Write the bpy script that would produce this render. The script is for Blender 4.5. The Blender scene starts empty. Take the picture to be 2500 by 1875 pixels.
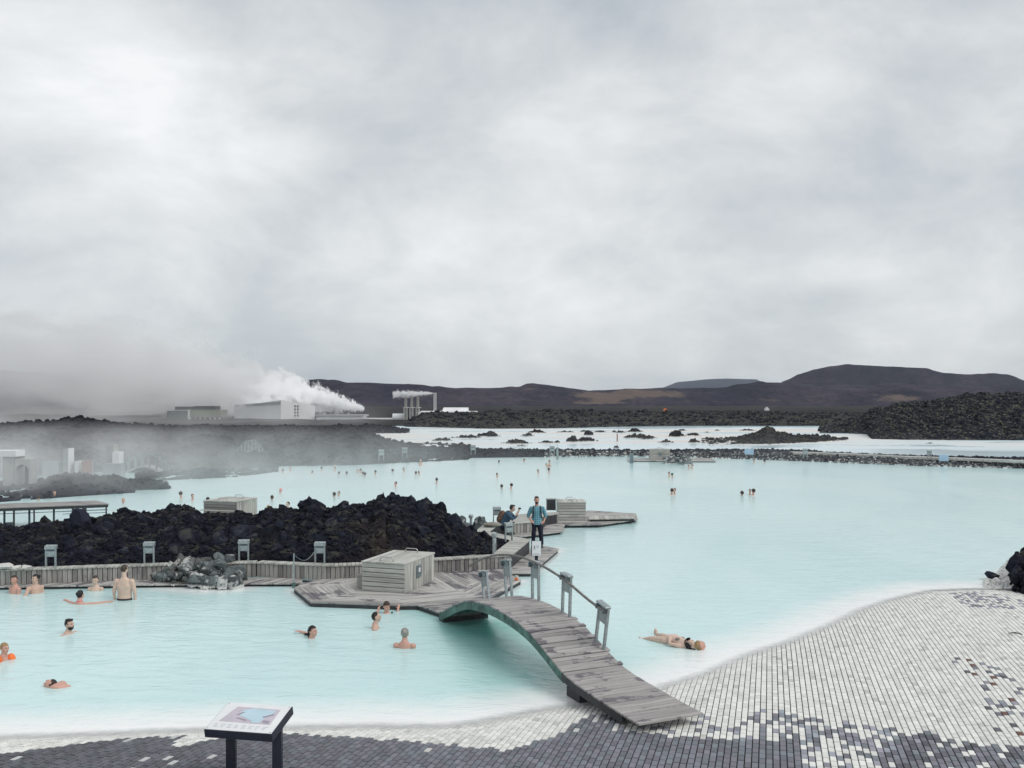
import bpy, bmesh, math, random
import numpy as np
from mathutils import Vector, Matrix, Euler
random.seed(7); RNG = np.random.default_rng(7)
sc = bpy.context.scene
COL = sc.collection
R = math.radians

# ------------------------------------------------------------------ camera, sky, sun, exposure
FPX, HC, YH = 2250.0, 5.2, 985.0            # focal length in photo pixels, eye height, horizon row (photo is 2500 x 1875)
cam = bpy.data.cameras.new('camera'); cam.sensor_width = 36.0; cam.lens = 36.0*FPX/2500.0
cam.shift_y = (YH-937.5)/2500.0; cam.clip_start = 0.1; cam.clip_end = 40000
camo = bpy.data.objects.new('camera', cam); COL.objects.link(camo)
camo.location = (0, 0, HC); camo.rotation_euler = (R(90), 0, 0); sc.camera = camo
SUN_EL, SUN_AZ = R(50), R(118)
CLOUD_GAIN, SUN_STR, EXPO = 0.88, 1.25, 0.27
sc.view_settings.view_transform = 'Standard'; sc.view_settings.look = 'None'
sc.view_settings.gamma = 1.0; sc.view_settings.exposure = EXPO; sc.view_settings.use_curve_mapping = False
sc.render.engine = 'CYCLES'
cy = sc.cycles
cy.max_bounces = 22; cy.diffuse_bounces = 3; cy.glossy_bounces = 3; cy.transparent_max_bounces = 12; cy.volume_bounces = 20
cy.volume_max_steps = 256; cy.use_denoising = True
try: cy.caustics_reflective = False; cy.caustics_refractive = False
except Exception: pass

def nd(nt, typ, **kw):
    n = nt.nodes.new(typ)
    for k, v in kw.items():
        if k in ('loc',): continue
        if hasattr(n, k) and k not in n.inputs: setattr(n, k, v)
    return n
class NT:
    """tiny helper for building node trees"""
    def __init__(s, tree): s.t = tree
    def n(s, typ, props=None, **ins):
        n = s.t.nodes.new(typ)
        for k, v in (props or {}).items(): setattr(n, k, v)
        for k, v in ins.items():
            key = int(k[1:]) if k[0] == 'i' and k[1:].isdigit() else k.replace('_', ' ')
            s.set(n, key, v)
        return n
    def set(s, n, key, v):
        sock = n.inputs[key]
        if isinstance(v, bpy.types.NodeSocket): s.t.links.new(v, sock)
        elif isinstance(v, bpy.types.Node): s.t.links.new(v.outputs[0], sock)
        else: sock.default_value = v
    def math(s, op, a, b=0.0, c=0.0, clamp=False):
        n = s.t.nodes.new('ShaderNodeMath'); n.operation = op; n.use_clamp = clamp
        s.set(n, 0, a); s.set(n, 1, b)
        if op in ('MULTIPLY_ADD', 'SMOOTH_MIN', 'WRAP'): s.set(n, 2, c)
        return n.outputs[0]
    def vmath(s, op, a, b=(0, 0, 0)):
        n = s.t.nodes.new('ShaderNodeVectorMath'); n.operation = op
        s.set(n, 0, a)
        if op == 'SCALE': s.set(n, 'Scale', b)
        elif op not in ('LENGTH', 'NORMALIZE'): s.set(n, 1, b)
        return n.outputs['Value'] if op in ('LENGTH', 'DOT_PRODUCT') else n.outputs[0]
    def rng(s, v, a, b, c=0.0, d=1.0, smooth=False):
        n = s.t.nodes.new('ShaderNodeMapRange')
        if smooth: n.interpolation_type = 'SMOOTHSTEP'
        s.set(n, 0, v); s.set(n, 1, a); s.set(n, 2, b); s.set(n, 3, c); s.set(n, 4, d)
        return n.outputs[0]
    def mix(s, f, a, b, mode='MIX'):
        n = s.t.nodes.new('ShaderNodeMix'); n.data_type = 'RGBA'; n.blend_type = mode
        s.set(n, 0, f); s.set(n, 6, rgba(a)); s.set(n, 7, rgba(b))
        return n.outputs[2]
    def noise(s, vec, scale, detail=4.0, rough=0.55, dist=0.0):
        n = s.t.nodes.new('ShaderNodeTexNoise')
        if vec is not None: s.set(n, 'Vector', vec)
        s.set(n, 'Scale', scale); s.set(n, 'Detail', detail); s.set(n, 'Roughness', rough); s.set(n, 'Distortion', dist)
        return n.outputs[0]
    def sep(s, v):
        n = s.t.nodes.new('ShaderNodeSeparateXYZ'); s.set(n, 0, v); return n.outputs
    def comb(s, x, y, z):
        n = s.t.nodes.new('ShaderNodeCombineXYZ'); s.set(n, 0, x); s.set(n, 1, y); s.set(n, 2, z); return n.outputs[0]
def rgba(c):
    if isinstance(c, (tuple, list)): return tuple(c) + (1.0,) if len(c) == 3 else tuple(c)
    return c

def ray(px, py):                            # unit direction of a photo pixel (for cloud banks)
    v = Vector(((px-1250)/FPX, 1.0, -(py-YH)/FPX)); v.normalize(); return tuple(v)

W = bpy.data.worlds.new('World'); sc.world = W; W.use_nodes = True
wt = W.node_tree; wt.nodes.clear(); w = NT(wt)
sky = w.n('ShaderNodeTexSky'); sky.sky_type = 'NISHITA'; sky.sun_disc = False
sky.sun_elevation = SUN_EL; sky.sun_rotation = SUN_AZ
bg1 = w.n('ShaderNodeBackground', Color=sky.outputs[0], Strength=0.1)
gen = w.n('ShaderNodeTexCoord').outputs['Generated']
gx, gy, gz = w.sep(gen)
den = w.math('ADD', w.math('MAXIMUM', gz, 0.0), 0.42)
cx_, cy_ = w.math('DIVIDE', gx, den), w.math('DIVIDE', gy, den)
cpl = w.comb(cx_, cy_, w.math('MULTIPLY', gz, 1.5))
n1 = w.noise(cpl, 0.62, 6.0, 0.50, 0.45)
n2 = w.noise(w.vmath('ADD', cpl, (7.3, 2.1, 0.4)), 1.9, 6.0, 0.55, 0.6)
cl = w.math('ADD', w.math('MULTIPLY', n1, 0.74), w.math('MULTIPLY', n2, 0.26))
cl = w.rng(cl, 0.36, 0.64, 0.0, 1.0, True)
nb = w.math('MULTIPLY', w.math('SUBTRACT', w.noise(w.vmath('ADD', cpl, (3, 9, 1)), 1.7, 5.0, 0.6, 0.8), 0.5), 0.10)
def bank(px, py, rad, amt, cur):            # a brighter or darker bank of cloud
    dp = w.vmath('DOT_PRODUCT', gen, ray(px, py))
    dist = w.math('ADD', w.math('ARCCOSINE', w.math('MINIMUM', dp, 1.0)), nb)
    return w.math('ADD', cur, w.rng(dist, 0.0, rad, amt, 0.0, True))
n3 = w.noise(w.vmath('MULTIPLY', gen, (4.6, 4.6, 8.0)), 1.0, 6.0, 0.60, 0.25)
cl = w.math('MULTIPLY', cl, 0.40)
cl = w.math('ADD', cl, w.rng(n3, 0.30, 0.70, -0.02, 0.56))
cl = bank(230, 480, 0.36, 0.37, cl); cl = bank(850, 520, 0.28, 0.24, cl); cl = bank(1350, 470, 0.22, 0.30, cl)
pass
cl = bank(1300, -20, 0.44, -0.40, cl); cl = bank(2300, 330, 0.34, -0.20, cl); cl = bank(620, 735, 0.20, -0.30, cl)
cl = bank(1250, 820, 0.20, -0.10, cl)
cl = bank(2330, 800, 0.15, 0.25, cl); cl = bank(150, 800, 0.17, -0.20, cl)
crp = w.n('ShaderNodeValToRGB', Fac=cl)
e = crp.color_ramp.elements; e[0].position = 0.0; e[0].color = (0.44, 0.485, 0.532, 1); e[1].position = 1.0; e[1].color = (0.93, 0.94, 0.94, 1)
m = crp.color_ramp.elements.new(0.45); m.color = (0.635, 0.662, 0.68, 1)
bg2 = w.n('ShaderNodeBackground', Color=crp.outputs[0], Strength=CLOUD_GAIN)
mxs = w.n('ShaderNodeMixShader', Fac=0.93); wt.links.new(bg1.outputs[0], mxs.inputs[1]); wt.links.new(bg2.outputs[0], mxs.inputs[2])
wo = w.n('ShaderNodeOutputWorld'); wt.links.new(mxs.outputs[0], wo.inputs['Surface'])

sl = bpy.data.lights.new('sun', 'SUN'); sl.energy = SUN_STR; sl.angle = R(35); sl.color = (1.0, 0.97, 0.93)
so = bpy.data.objects.new('sun', sl); COL.objects.link(so)
so.rotation_euler = (R(90)-SUN_EL, 0, R(180)-SUN_AZ); so.location = (20, 20, 60)

# ------------------------------------------------------------------ small tools
def P(px, py, z=0.0):                       # photo pixel on the level plane z -> world point
    d = FPX*(HC-z)/(py-YH); return Vector(((px-1250)/FPX*d, d, z))
def PD(px, py, d):                          # photo pixel at distance d -> world point
    return Vector(((px-1250)/FPX*d, d, HC-(py-YH)*d/FPX))
def tag(o, label=None, cat=None, group=None, kind=None):
    if label: o['label'] = label
    if cat: o['category'] = cat
    if group: o['group'] = group
    if kind: o['kind'] = kind
    return o
def empty(name, loc, rz=0.0):
    o = bpy.data.objects.new(name, None); o.empty_display_size = 0.3
    o.location = loc; o.rotation_euler = (0, 0, rz); COL.objects.link(o); return o
def link(name, me, parent=None, loc=(0, 0, 0), rot=(0, 0, 0), scl=None):
    o = bpy.data.objects.new(name, me); COL.objects.link(o)
    o.location = loc; o.rotation_euler = rot
    if scl is not None: o.scale = scl
    if parent is not None: o.parent = parent
    return o
def mesh(name, verts, faces, mat=None, smooth=False):
    me = bpy.data.meshes.new(name); me.from_pydata([tuple(v) for v in verts], [], faces)
    if mat: me.materials.append(mat)
    if smooth: me.polygons.foreach_set('use_smooth', [True]*len(me.polygons))
    me.update(); return me
def npmesh(name, V, T, mat=None, smooth=False, attrs=None):   # V (n,3), T (m,k) with k = 3 or 4
    me = bpy.data.meshes.new(name); k = T.shape[1]; m = len(T)
    me.vertices.add(len(V)); me.vertices.foreach_set('co', np.asarray(V, np.float32).ravel())
    me.loops.add(m*k); me.loops.foreach_set('vertex_index', np.asarray(T, np.int32).ravel())
    me.polygons.add(m); me.polygons.foreach_set('loop_start', np.arange(0, m*k, k, dtype=np.int32))
    try: me.polygons.foreach_set('loop_total', np.full(m, k, np.int32))
    except Exception: pass
    me.polygons.foreach_set('use_smooth', np.full(m, smooth))
    me.update(calc_edges=True); me.validate()
    for nm, (dom, typ, arr) in (attrs or {}).items():
        a = me.attributes.new(nm, typ, dom)
        a.data.foreach_set('color' if 'COLOR' in typ else 'value', np.asarray(arr, np.float32).ravel())
    if mat: me.materials.append(mat)
    return me
def box_bm(bm, x0, x1, y0, y1, z0, z1, M=None):
    vs = [bm.verts.new(Vector(p)) for p in ((x0,y0,z0),(x1,y0,z0),(x1,y1,z0),(x0,y1,z0),(x0,y0,z1),(x1,y0,z1),(x1,y1,z1),(x0,y1,z1))]
    for f in ((0,3,2,1),(4,5,6,7),(0,1,5,4),(1,2,6,5),(2,3,7,6),(3,0,4,7)): bm.faces.new([vs[i] for i in f])
    if M is not None: bmesh.ops.transform(bm, matrix=M, verts=vs)
    return vs
def bm_mesh(name, bm, mat, bevel=0.0, smooth=False):
    if bevel > 0: bmesh.ops.bevel(bm, geom=bm.edges[:], offset=bevel, segments=1, affect='EDGES')
    me = bpy.data.meshes.new(name); bm.to_mesh(me); bm.free()
    if mat: me.materials.append(mat)
    if smooth: me.polygons.foreach_set('use_smooth', [True]*len(me.polygons))
    return me
def boxmesh(name, x0, x1, y0, y1, z0, z1, mat, bevel=0.0):
    bm = bmesh.new(); box_bm(bm, x0, x1, y0, y1, z0, z1); return bm_mesh(name, bm, mat, bevel)
def tube_bm(bm, pts, r, seg=8, cap=True):   # tube along points, r a number or list
    pts = [Vector(p) for p in pts]; n = len(pts); rr = r if isinstance(r, (list, tuple)) else [r]*n
    rings = []; ref = Vector((0, 0, 1))
    for i in range(n):
        t = (pts[min(i+1, n-1)]-pts[max(i-1, 0)]).normalized()
        a = t.cross(ref)
        if a.length < 1e-3: a = t.cross(Vector((0, 1, 0)))
        a.normalize(); b = t.cross(a).normalized()
        rings.append([bm.verts.new(pts[i]+rr[i]*(math.cos(2*math.pi*k/seg)*a+math.sin(2*math.pi*k/seg)*b)) for k in range(seg)])
    for i in range(n-1):
        for k in range(seg):
            bm.faces.new((rings[i][k], rings[i][(k+1) % seg], rings[i+1][(k+1) % seg], rings[i+1][k]))
    if cap: bm.faces.new(rings[0][::-1]); bm.faces.new(rings[-1])
# value noise in numpy
_perm = RNG.random((64, 64, 16)).astype(np.float32)
def vnoise(x, y, z=0.0):
    x = np.asarray(x, float); y = np.asarray(y, float); z = np.asarray(z, float)+np.zeros_like(x)
    xi, yi, zi = np.floor(x).astype(int), np.floor(y).astype(int), np.floor(z).astype(int)
    fx, fy, fz = x-xi, y-yi, z-zi
    fx, fy, fz = [f*f*(3-2*f) for f in (fx, fy, fz)]
    g = lambda a, b, c: _perm[(xi+a) % 64, (yi+b) % 64, (zi+c) % 16]
    l = lambda a, b, t: a+(b-a)*t
    return l(l(l(g(0,0,0), g(1,0,0), fx), l(g(0,1,0), g(1,1,0), fx), fy), l(l(g(0,0,1), g(1,0,1), fx), l(g(0,1,1), g(1,1,1), fx), fy), fz)
def fbm(x, y, z=0.0, o=4):
    s = 0.0; a = 0.5
    for i in range(o): s = s+a*(vnoise(x*2**i+i*7.1, y*2**i+i*3.3, np.asarray(z)*2**i)-0.5); a *= 0.55
    return s

# ------------------------------------------------------------------ materials
def material(name, build):
    m = bpy.data.materials.new(name); m.use_nodes = True; t = m.node_tree; t.nodes.clear(); k = NT(t)
    out = k.n('ShaderNodeOutputMaterial'); build(k, out); return m
def bsdf(k, out, color, rough=0.7, bump=None, bstr=0.3, bdist=0.02, metal=0.0, spec=0.4):
    b = k.n('ShaderNodeBsdfPrincipled'); k.set(b, 'Base Color', rgba(color)); k.set(b, 'Roughness', rough)
    k.set(b, 'Metallic', metal); k.set(b, 'Specular IOR Level', spec)
    if bump is not None:
        bn = k.n('ShaderNodeBump'); k.set(bn, 'Strength', bstr); k.set(bn, 'Distance', bdist); k.set(bn, 'Height', bump)
        k.t.links.new(bn.outputs[0], b.inputs['Normal'])
    k.t.links.new(b.outputs[0], out.inputs['Surface']); return b
def obj_co(k): return k.n('ShaderNodeTexCoord').outputs['Object']
def pos(k): return k.n('ShaderNodeNewGeometry').outputs['Position']
def rnd(k): return k.n('ShaderNodeObjectInfo').outputs['Random']

def plain(name, c, rough=0.7, var=0.12, scale=6.0, metal=0.0, spec=0.4, bstr=0.1):
    def f(k, out):
        p = obj_co(k); n = k.noise(p, scale, 4)
        dark = tuple(v*(1-var*2.2) for v in c); lite = tuple(min(1, v*(1+var)) for v in c)
        bsdf(k, out, k.mix(k.rng(n, 0.3, 0.7), dark, lite), rough, n, bstr, 0.01, metal, spec)
    return material(name, f)

def wood(name, c, stain=0.5, grain=1.0, ws=0.9, var=0.55):
    """weathered planks: length runs along local X, each plank a little different"""
    def f(k, out):
        o = obj_co(k); r = rnd(k); off = k.comb(k.math('MULTIPLY', r, 37.0), k.math('MULTIPLY', r, 11.0), r)
        v = k.vmath('ADD', k.vmath('MULTIPLY', o, (1.1, 24.0, 24.0)), off)
        g = k.noise(v, 1.0, 5, 0.6, 0.6)
        v2 = k.vmath('ADD', k.vmath('MULTIPLY', o, (0.7, 5.0, 5.0)), off)
        g2 = k.noise(v2, 1.0, 3, 0.5)
        col = k.mix(k.rng(g, 0.28, 0.72), tuple(x*0.62 for x in c), tuple(x*1.18 for x in c))
        col = k.mix(k.math('MULTIPLY', k.math('POWER', r, 1.3), var*1.6, clamp=True), col, k.mix(1.0, col, (0.48, 0.47, 0.48), 'MULTIPLY'))
        col = k.mix(k.rng(g2, 0.56, 0.80, 0.0, 0.7), col, tuple(x*0.42 for x in (c[0], c[1]*0.96, c[2])))
        w_ = k.noise(k.vmath('MULTIPLY', pos(k), (ws, ws*1.3, ws)), 1.0, 4, 0.6, 0.15)
        w_ = k.math('ADD', w_, k.math('MULTIPLY', k.math('SUBTRACT', g2, 0.5), 0.55))
        wet = k.math('MULTIPLY', k.rng(w_, 0.54, 0.61, 0.0, 1.0, True), stain)
        col = k.mix(wet, col, (0.10, 0.088, 0.105))
        bsdf(k, out, col, k.rng(wet, 0.0, 1.0, 0.8, 0.5), g, 0.35, 0.006)
    return material(name, f)

M = {}; WALLME = {}
M['wood'] = wood('weathered_wood', (0.53, 0.515, 0.49), 0.85)
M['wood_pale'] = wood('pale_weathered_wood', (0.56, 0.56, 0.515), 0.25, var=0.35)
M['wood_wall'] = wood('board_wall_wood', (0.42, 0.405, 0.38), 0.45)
M['wood_bridge'] = wood('bridge_wood', (0.42, 0.40, 0.39), 0.80, ws=2.2, var=0.3)
M['wood_dark'] = plain('dark_wet_timber', (0.045, 0.045, 0.05), 0.6, 0.2)
M['green_timber'] = plain('algae_green_timber', (0.10, 0.19, 0.165), 0.6, 0.3, 4.0)
M['rail_wood'] = plain('rail_timber', (0.20, 0.19, 0.18), 0.6, 0.2, 10.0)
M['galv'] = plain('galvanised_steel', (0.36, 0.41, 0.42), 0.42, 0.15, 14.0, 0.35, 0.5)
M['galv_dark'] = plain('dull_galvanised_steel', (0.18, 0.235, 0.26), 0.5, 0.2, 14.0, 0.3, 0.5)
M['steel'] = plain('bright_steel', (0.55, 0.55, 0.54), 0.25, 0.05, 14.0, 0.9)
M['navy_paint'] = plain('dark_navy_paint', (0.016, 0.022, 0.04), 0.45, 0.15, 5.0)
M['board_white'] = plain('white_print_panel', (0.78, 0.79, 0.80), 0.3, 0.03, 3.0)
M['map_pink'] = plain('map_print_mauve', (0.55, 0.50, 0.56), 0.35, 0.05)
M['map_blue'] = plain('map_print_blue', (0.50, 0.66, 0.74), 0.35, 0.05)
M['map_dark'] = plain('map_print_grey', (0.33, 0.30, 0.36), 0.35, 0.05)
M['ink'] = plain('pale_print_ink', (0.56, 0.58, 0.62), 0.4, 0.03)
M['ink_dark'] = plain('dark_print_ink', (0.10, 0.13, 0.17), 0.4, 0.03)
M['sign_blue'] = plain('pale_blue_sign', (0.42, 0.62, 0.80), 0.4, 0.03)
M['concrete'] = plain('pale_concrete', (0.46, 0.47, 0.45), 0.85, 0.1, 1.5)
M['white_clad'] = plain('white_cladding', (0.78, 0.79, 0.79), 0.6, 0.04, 0.3)
M['grey_clad'] = plain('grey_roof_cladding', (0.42, 0.44, 0.46), 0.6, 0.06, 0.3)
M['tower_green'] = plain('grey_green_louvres', (0.06, 0.09, 0.085), 0.7, 0.1, 0.5)
M['tower_olive'] = plain('olive_panel', (0.20, 0.23, 0.17), 0.7, 0.08, 0.5)
M['dark'] = plain('dark_opening', (0.03, 0.035, 0.04), 0.8, 0.1)
M['stack'] = plain('silencer_stack_metal', (0.36, 0.36, 0.33), 0.5, 0.12, 0.8, 0.3)
M['red_cloth'] = plain('faded_red_cloth', (0.36, 0.19, 0.15), 0.8)
M['towel'] = plain('white_crusted_stone', (0.62, 0.61, 0.58), 0.9, 0.15, 9.0)
M['orange'] = plain('orange_drink', (0.75, 0.20, 0.05), 0.4, 0.1)
M['cup'] = plain('clear_pale_plastic', (0.6, 0.6, 0.56), 0.3, 0.05)
M['bed'] = plain('dark_joint_sand', (0.03, 0.03, 0.033), 0.9, 0.2, 30.0)

def lava_f(base, brown=0.5, moss=0.0, white=0.0, big=0.35, crust=None):
    def f(k, out):
        p = pos(k); r = rnd(k)
        n = k.noise(p, 9.0, 6, 0.65); n2 = k.noise(p, big, 4, 0.6, 0.4); n3 = k.noise(p, 2.6, 4, 0.6)
        col = k.mix(k.rng(n, 0.3, 0.7), tuple(x*0.4 for x in base), tuple(x*1.7 for x in base))
        col = k.mix(k.math('MULTIPLY', k.rng(n2, 0.52, 0.70), brown), col, (base[0]*4.6, base[1]*2.7, base[2]*1.3))
        col = k.mix(k.math('MULTIPLY', k.math('POWER', r, 2.0), 0.75), col, tuple(x*2.8 for x in base))
        if moss: 
            nz = k.sep(k.n('ShaderNodeNewGeometry').outputs['Normal'])[2]
            col = k.mix(k.math('MULTIPLY', k.math('MULTIPLY', k.rng(n3, 0.50, 0.62), k.rng(nz, 0.2, 0.8)), moss), col, (0.17, 0.165, 0.11))
        if white: col = k.mix(k.math('MULTIPLY', k.rng(n3, 0.54, 0.60), white), col, (0.6, 0.6, 0.58))
        if crust is not None:                # white silica crust up to a height above the water
            z = k.sep(p)[2]; zz = k.math('ADD', z, k.math('MULTIPLY', k.math('SUBTRACT', n3, 0.5), crust*1.6))
            col = k.mix(k.rng(zz, crust*0.6, crust, 0.9, 0.0), col, (0.68, 0.68, 0.66))
        bsdf(k, out, col, 0.95, n, 0.6, 0.05, 0.0, 0.08)
    return f
M['lava'] = material('black_lava', lava_f((0.0115, 0.013, 0.0195), 0.4, 0.22))
M['lava_far'] = material('far_black_lava', lava_f((0.0105, 0.0115, 0.0165), 0.3, 0.75, 0.0, 0.05))
M['lava_ridge'] = material('ridge_lava', lava_f((0.0105, 0.0115, 0.019), 0.35, 0.15, 0.0, 0.08))
M['lava_islet'] = material('islet_lava', lava_f((0.018, 0.0175, 0.021), 0.6, 0.5, 0.0, 0.06, 0.14))
M['pool_rock'] = material('silica_streaked_rock', lava_f((0.075, 0.085, 0.088), 0.1, 0.25, 0.7, 0.8, 0.12))
M['shore_stone'] = material('mixed_shore_stone', lava_f((0.06, 0.065, 0.07), 0.2, 0.1, 0.85, 0.4, 0.10))
M['white_rock'] = material('white_silica_rock', lava_f((0.42, 0.42, 0.39), 0.0, 0.0, 0.6, 0.4, 0.2))

def hill_f(c1, c2, tan=None):
    def f(k, out):
        p = k.vmath('MULTIPLY', pos(k), (1.0, 0.35, 2.5))
        n = k.noise(p, 0.012, 6, 0.62, 0.4); n2 = k.noise(p, 0.0045, 4, 0.55, 0.6); n3 = k.noise(p, 0.11, 4, 0.7)
        n4 = k.noise(p, 0.045, 5, 0.7, 0.3)
        col = k.mix(k.rng(k.math('ADD', k.math('MULTIPLY', n, 0.6), k.math('MULTIPLY', n4, 0.4)), 0.40, 0.60), c1, c2)
        col = k.mix(k.rng(n2, 0.45, 0.62, 0.0, 0.5), col, (c1[0]*0.8, c1[1]*0.85, c1[2]*1.25))
        col = k.mix(k.rng(n3, 0.42, 0.66, 0.0, 0.65), col, tuple(x*0.35 for x in c1))
        if tan:
            a = k.n('ShaderNodeAttribute', {'attribute_name': 'tan'}).outputs['Fac']
            tf = k.math('ADD', a, k.math('MULTIPLY', k.math('SUBTRACT', k.math('ADD', k.math('MULTIPLY', n, .4), k.math('MULTIPLY', n4, .6)), 0.5), 2.2))
            col = k.mix(k.math('MULTIPLY', k.rng(tf, 0.35, 0.65), k.rng(a, 0.02, 0.2)), col, tan)
        bsdf(k, out, col, 0.95, n3, 0.5, 2.0, 0.0, 0.1)
    return f
M['hill'] = material('moor_hill', hill_f((0.013, 0.0125, 0.026), (0.062, 0.046, 0.064), (0.115, 0.085, 0.072)))
M['hill_far'] = material('far_hill', hill_f((0.025, 0.03, 0.05), (0.035, 0.04, 0.062)))
M['ground'] = material('lava_plain_ground', hill_f((0.018, 0.017, 0.021), (0.050, 0.045, 0.038)))

def water_f(k, out):
    s = k.n('ShaderNodeAttribute', {'attribute_name': 'shore'}).outputs['Fac']     # metres from the paved edge (water side positive)
    cl = k.n('ShaderNodeAttribute', {'attribute_name': 'clear'}).outputs['Fac']     # less silty water, plus the bridge's shade and reflection painted in as green
    p = pos(k)
    big = k.noise(k.vmath('MULTIPLY', p, (1.0, 0.5, 1.0)), 0.10, 4, 0.55, 0.6)
    col = k.mix(k.rng(big, 0.36, 0.64), (0.515, 0.725, 0.73), (0.61, 0.795, 0.79))
    col = k.mix(k.math('MULTIPLY', k.rng(big, 0.3, 0.7, 0.65, 1.0), cl), col, (0.08, 0.43, 0.36))  # green of clearer water and of the shade painted under the bridge
    sh = k.math('ADD', s, k.math('MULTIPLY', k.math('SUBTRACT', k.noise(p, 1.3, 5, 0.6, 0.8), 0.5), 0.55))
    col = k.mix(k.rng(sh, 0.35, 1.75, 1.0, 0.0, True), col, (0.86, 0.87, 0.86))
    # ripples running across the pool
    v = k.vmath('MULTIPLY', k.comb(k.math('ADD', k.sep(p)[0], k.math('MULTIPLY', k.sep(p)[1], 0.35)), k.sep(p)[1], 0.0), (0.6, 1.35, 1.0))
    rp = k.noise(v, 2.1, 5, 0.58, 1.3)
    rp2 = k.noise(k.vmath('MULTIPLY', p, (1.0, 2.4, 1.0)), 6.0, 3, 0.5, 0.4)
    hh = k.math('ADD', rp, k.math('MULTIPLY', rp2, 0.25))
    dy = k.sep(p)[1]
    b = bsdf(k, out, col, 0.14, hh, 0.20, 0.10, 0.0, 0.5)
    k.set(b, 'IOR', 1.33)
    tr = k.n('ShaderNodeBsdfTransparent')
    e = k.math('ADD', s, k.math('MULTIPLY', k.math('SUBTRACT', k.noise(p, 5.0, 4, 0.6), 0.5), 0.16))
    mx = k.n('ShaderNodeMixShader'); k.set(mx, 0, k.rng(e, -0.02, 0.42, 0.12, 1.0, True))
    k.t.links.new(tr.outputs[0], mx.inputs[1]); k.t.links.new(b.outputs[0], mx.inputs[2]); k.t.links.new(mx.outputs[0], out.inputs['Surface'])
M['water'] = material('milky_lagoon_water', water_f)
def silica_f(k, out):
    p = pos(k); n = k.noise(k.vmath('MULTIPLY', p, (0.5, 1.6, 1.0)), 0.045, 5, 0.6, 0.5); n2 = k.noise(p, 0.5, 4, 0.6)
    y = k.sep(p)[1]
    wet = k.math('ADD', k.rng(n, 0.47, 0.60), k.rng(y, 182, 205))
    wet = k.math('ADD', wet, k.rng(y, 120, 98), clamp=True)
    col = k.mix(wet, k.mix(n2, (0.60, 0.575, 0.54), (0.74, 0.73, 0.71)), (0.58, 0.74, 0.80))
    bsdf(k, out, col, k.rng(wet, 0, 1, 0.7, 0.15), n2, 0.15, 0.05, 0.0, 0.4)
M['silica'] = material('white_silica_basin', silica_f)

def paver_col(k):
    p = pos(k); n = k.noise(p, 40.0, 4, 0.6); n2 = k.noise(p, 3.0, 5, 0.65)
    return n, n2
def paver_f(src):
    def f(k, out):
        if src == 'attr': c = k.n('ShaderNodeAttribute', {'attribute_name': 'tint'}).outputs['Color']
        else: c = k.n('ShaderNodeObjectInfo').outputs['Color']
        n, n2 = paver_col(k)
        col = k.mix(1.0, c, k.mix(k.rng(n, 0.25, 0.75), (0.80, 0.80, 0.80), (1.10, 1.10, 1.10)), 'MULTIPLY')
        col = k.mix(k.rng(n2, 0.60, 0.72, 0.0, 0.35), col, (0.20, 0.20, 0.20))
        bsdf(k, out, col, 0.75, n, 0.3, 0.004, 0.0, 0.35)
    return f
M['paver_attr'] = material('concrete_paver_field', paver_f('attr')); M['paver_obj'] = material('concrete_paver', paver_f('obj'))

def skin_m(name, c):
    def f(k, out):
        n = k.noise(obj_co(k), 14.0, 3)
        b = bsdf(k, out, k.mix(n, tuple(x*0.85 for x in c), tuple(min(1, x*1.1) for x in c)), 0.5, n, 0.05, 0.01)
        k.set(b, 'Subsurface Weight', 0.08); k.set(b, 'Subsurface Scale', 0.01)
    return material(name, f)
M['skin'] = skin_m('fair_skin', (0.58, 0.39, 0.31)); M['skin_pink'] = skin_m('flushed_skin', (0.60, 0.34, 0.27)); M['skin_pale'] = skin_m('pale_skin', (0.64, 0.47, 0.38))
M['hair_dark'] = plain('dark_hair', (0.018, 0.016, 0.017), 0.5, 0.3, 30.0); M['hair_brown'] = plain('brown_hair', (0.060, 0.040, 0.028), 0.5, 0.3, 30.0)
M['hair_blond'] = plain('blond_hair', (0.38, 0.25, 0.12), 0.55, 0.25, 30.0); M['hair_grey'] = plain('grey_hair', (0.33, 0.32, 0.29), 0.55, 0.25, 30.0)
M['mouth'] = plain('lips', (0.40, 0.14, 0.11), 0.5); M['eye'] = plain('dark_eyes', (0.03, 0.025, 0.025), 0.3)
M['swim_dark'] = plain('dark_swimwear', (0.015, 0.017, 0.025), 0.6); M['pink'] = plain('pink_swimwear', (0.75, 0.13, 0.20), 0.6)
M['orange_vest'] = plain('orange_armband', (0.90, 0.20, 0.05), 0.5); M['bikini'] = plain('patterned_bikini', (0.22, 0.20, 0.18), 0.6, 0.4, 60.0)
M['denim'] = plain('dark_navy_denim', (0.014, 0.017, 0.035), 0.85, 0.25, 25.0); M['blue_shirt'] = plain('blue_denim_shirt', (0.055, 0.105, 0.165), 0.85, 0.25, 18.0)
M['shoe'] = plain('grey_green_shoes', (0.085, 0.11, 0.10), 0.7); M['pack'] = plain('dark_green_backpack', (0.035, 0.05, 0.05), 0.7)
M['pack_brown'] = plain('brown_backpack', (0.16, 0.095, 0.065), 0.8, 0.35, 9.0); M['grey_cloth'] = plain('grey_brown_cloth', (0.27, 0.25, 0.22), 0.9)
M['phone'] = plain('dark_camera', (0.02, 0.02, 0.025), 0.3); M['cap_red'] = plain('coral_cap', (0.75, 0.22, 0.20), 0.6); M['cap_green'] = plain('teal_cap', (0.02, 0.13, 0.11), 0.6)
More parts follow.
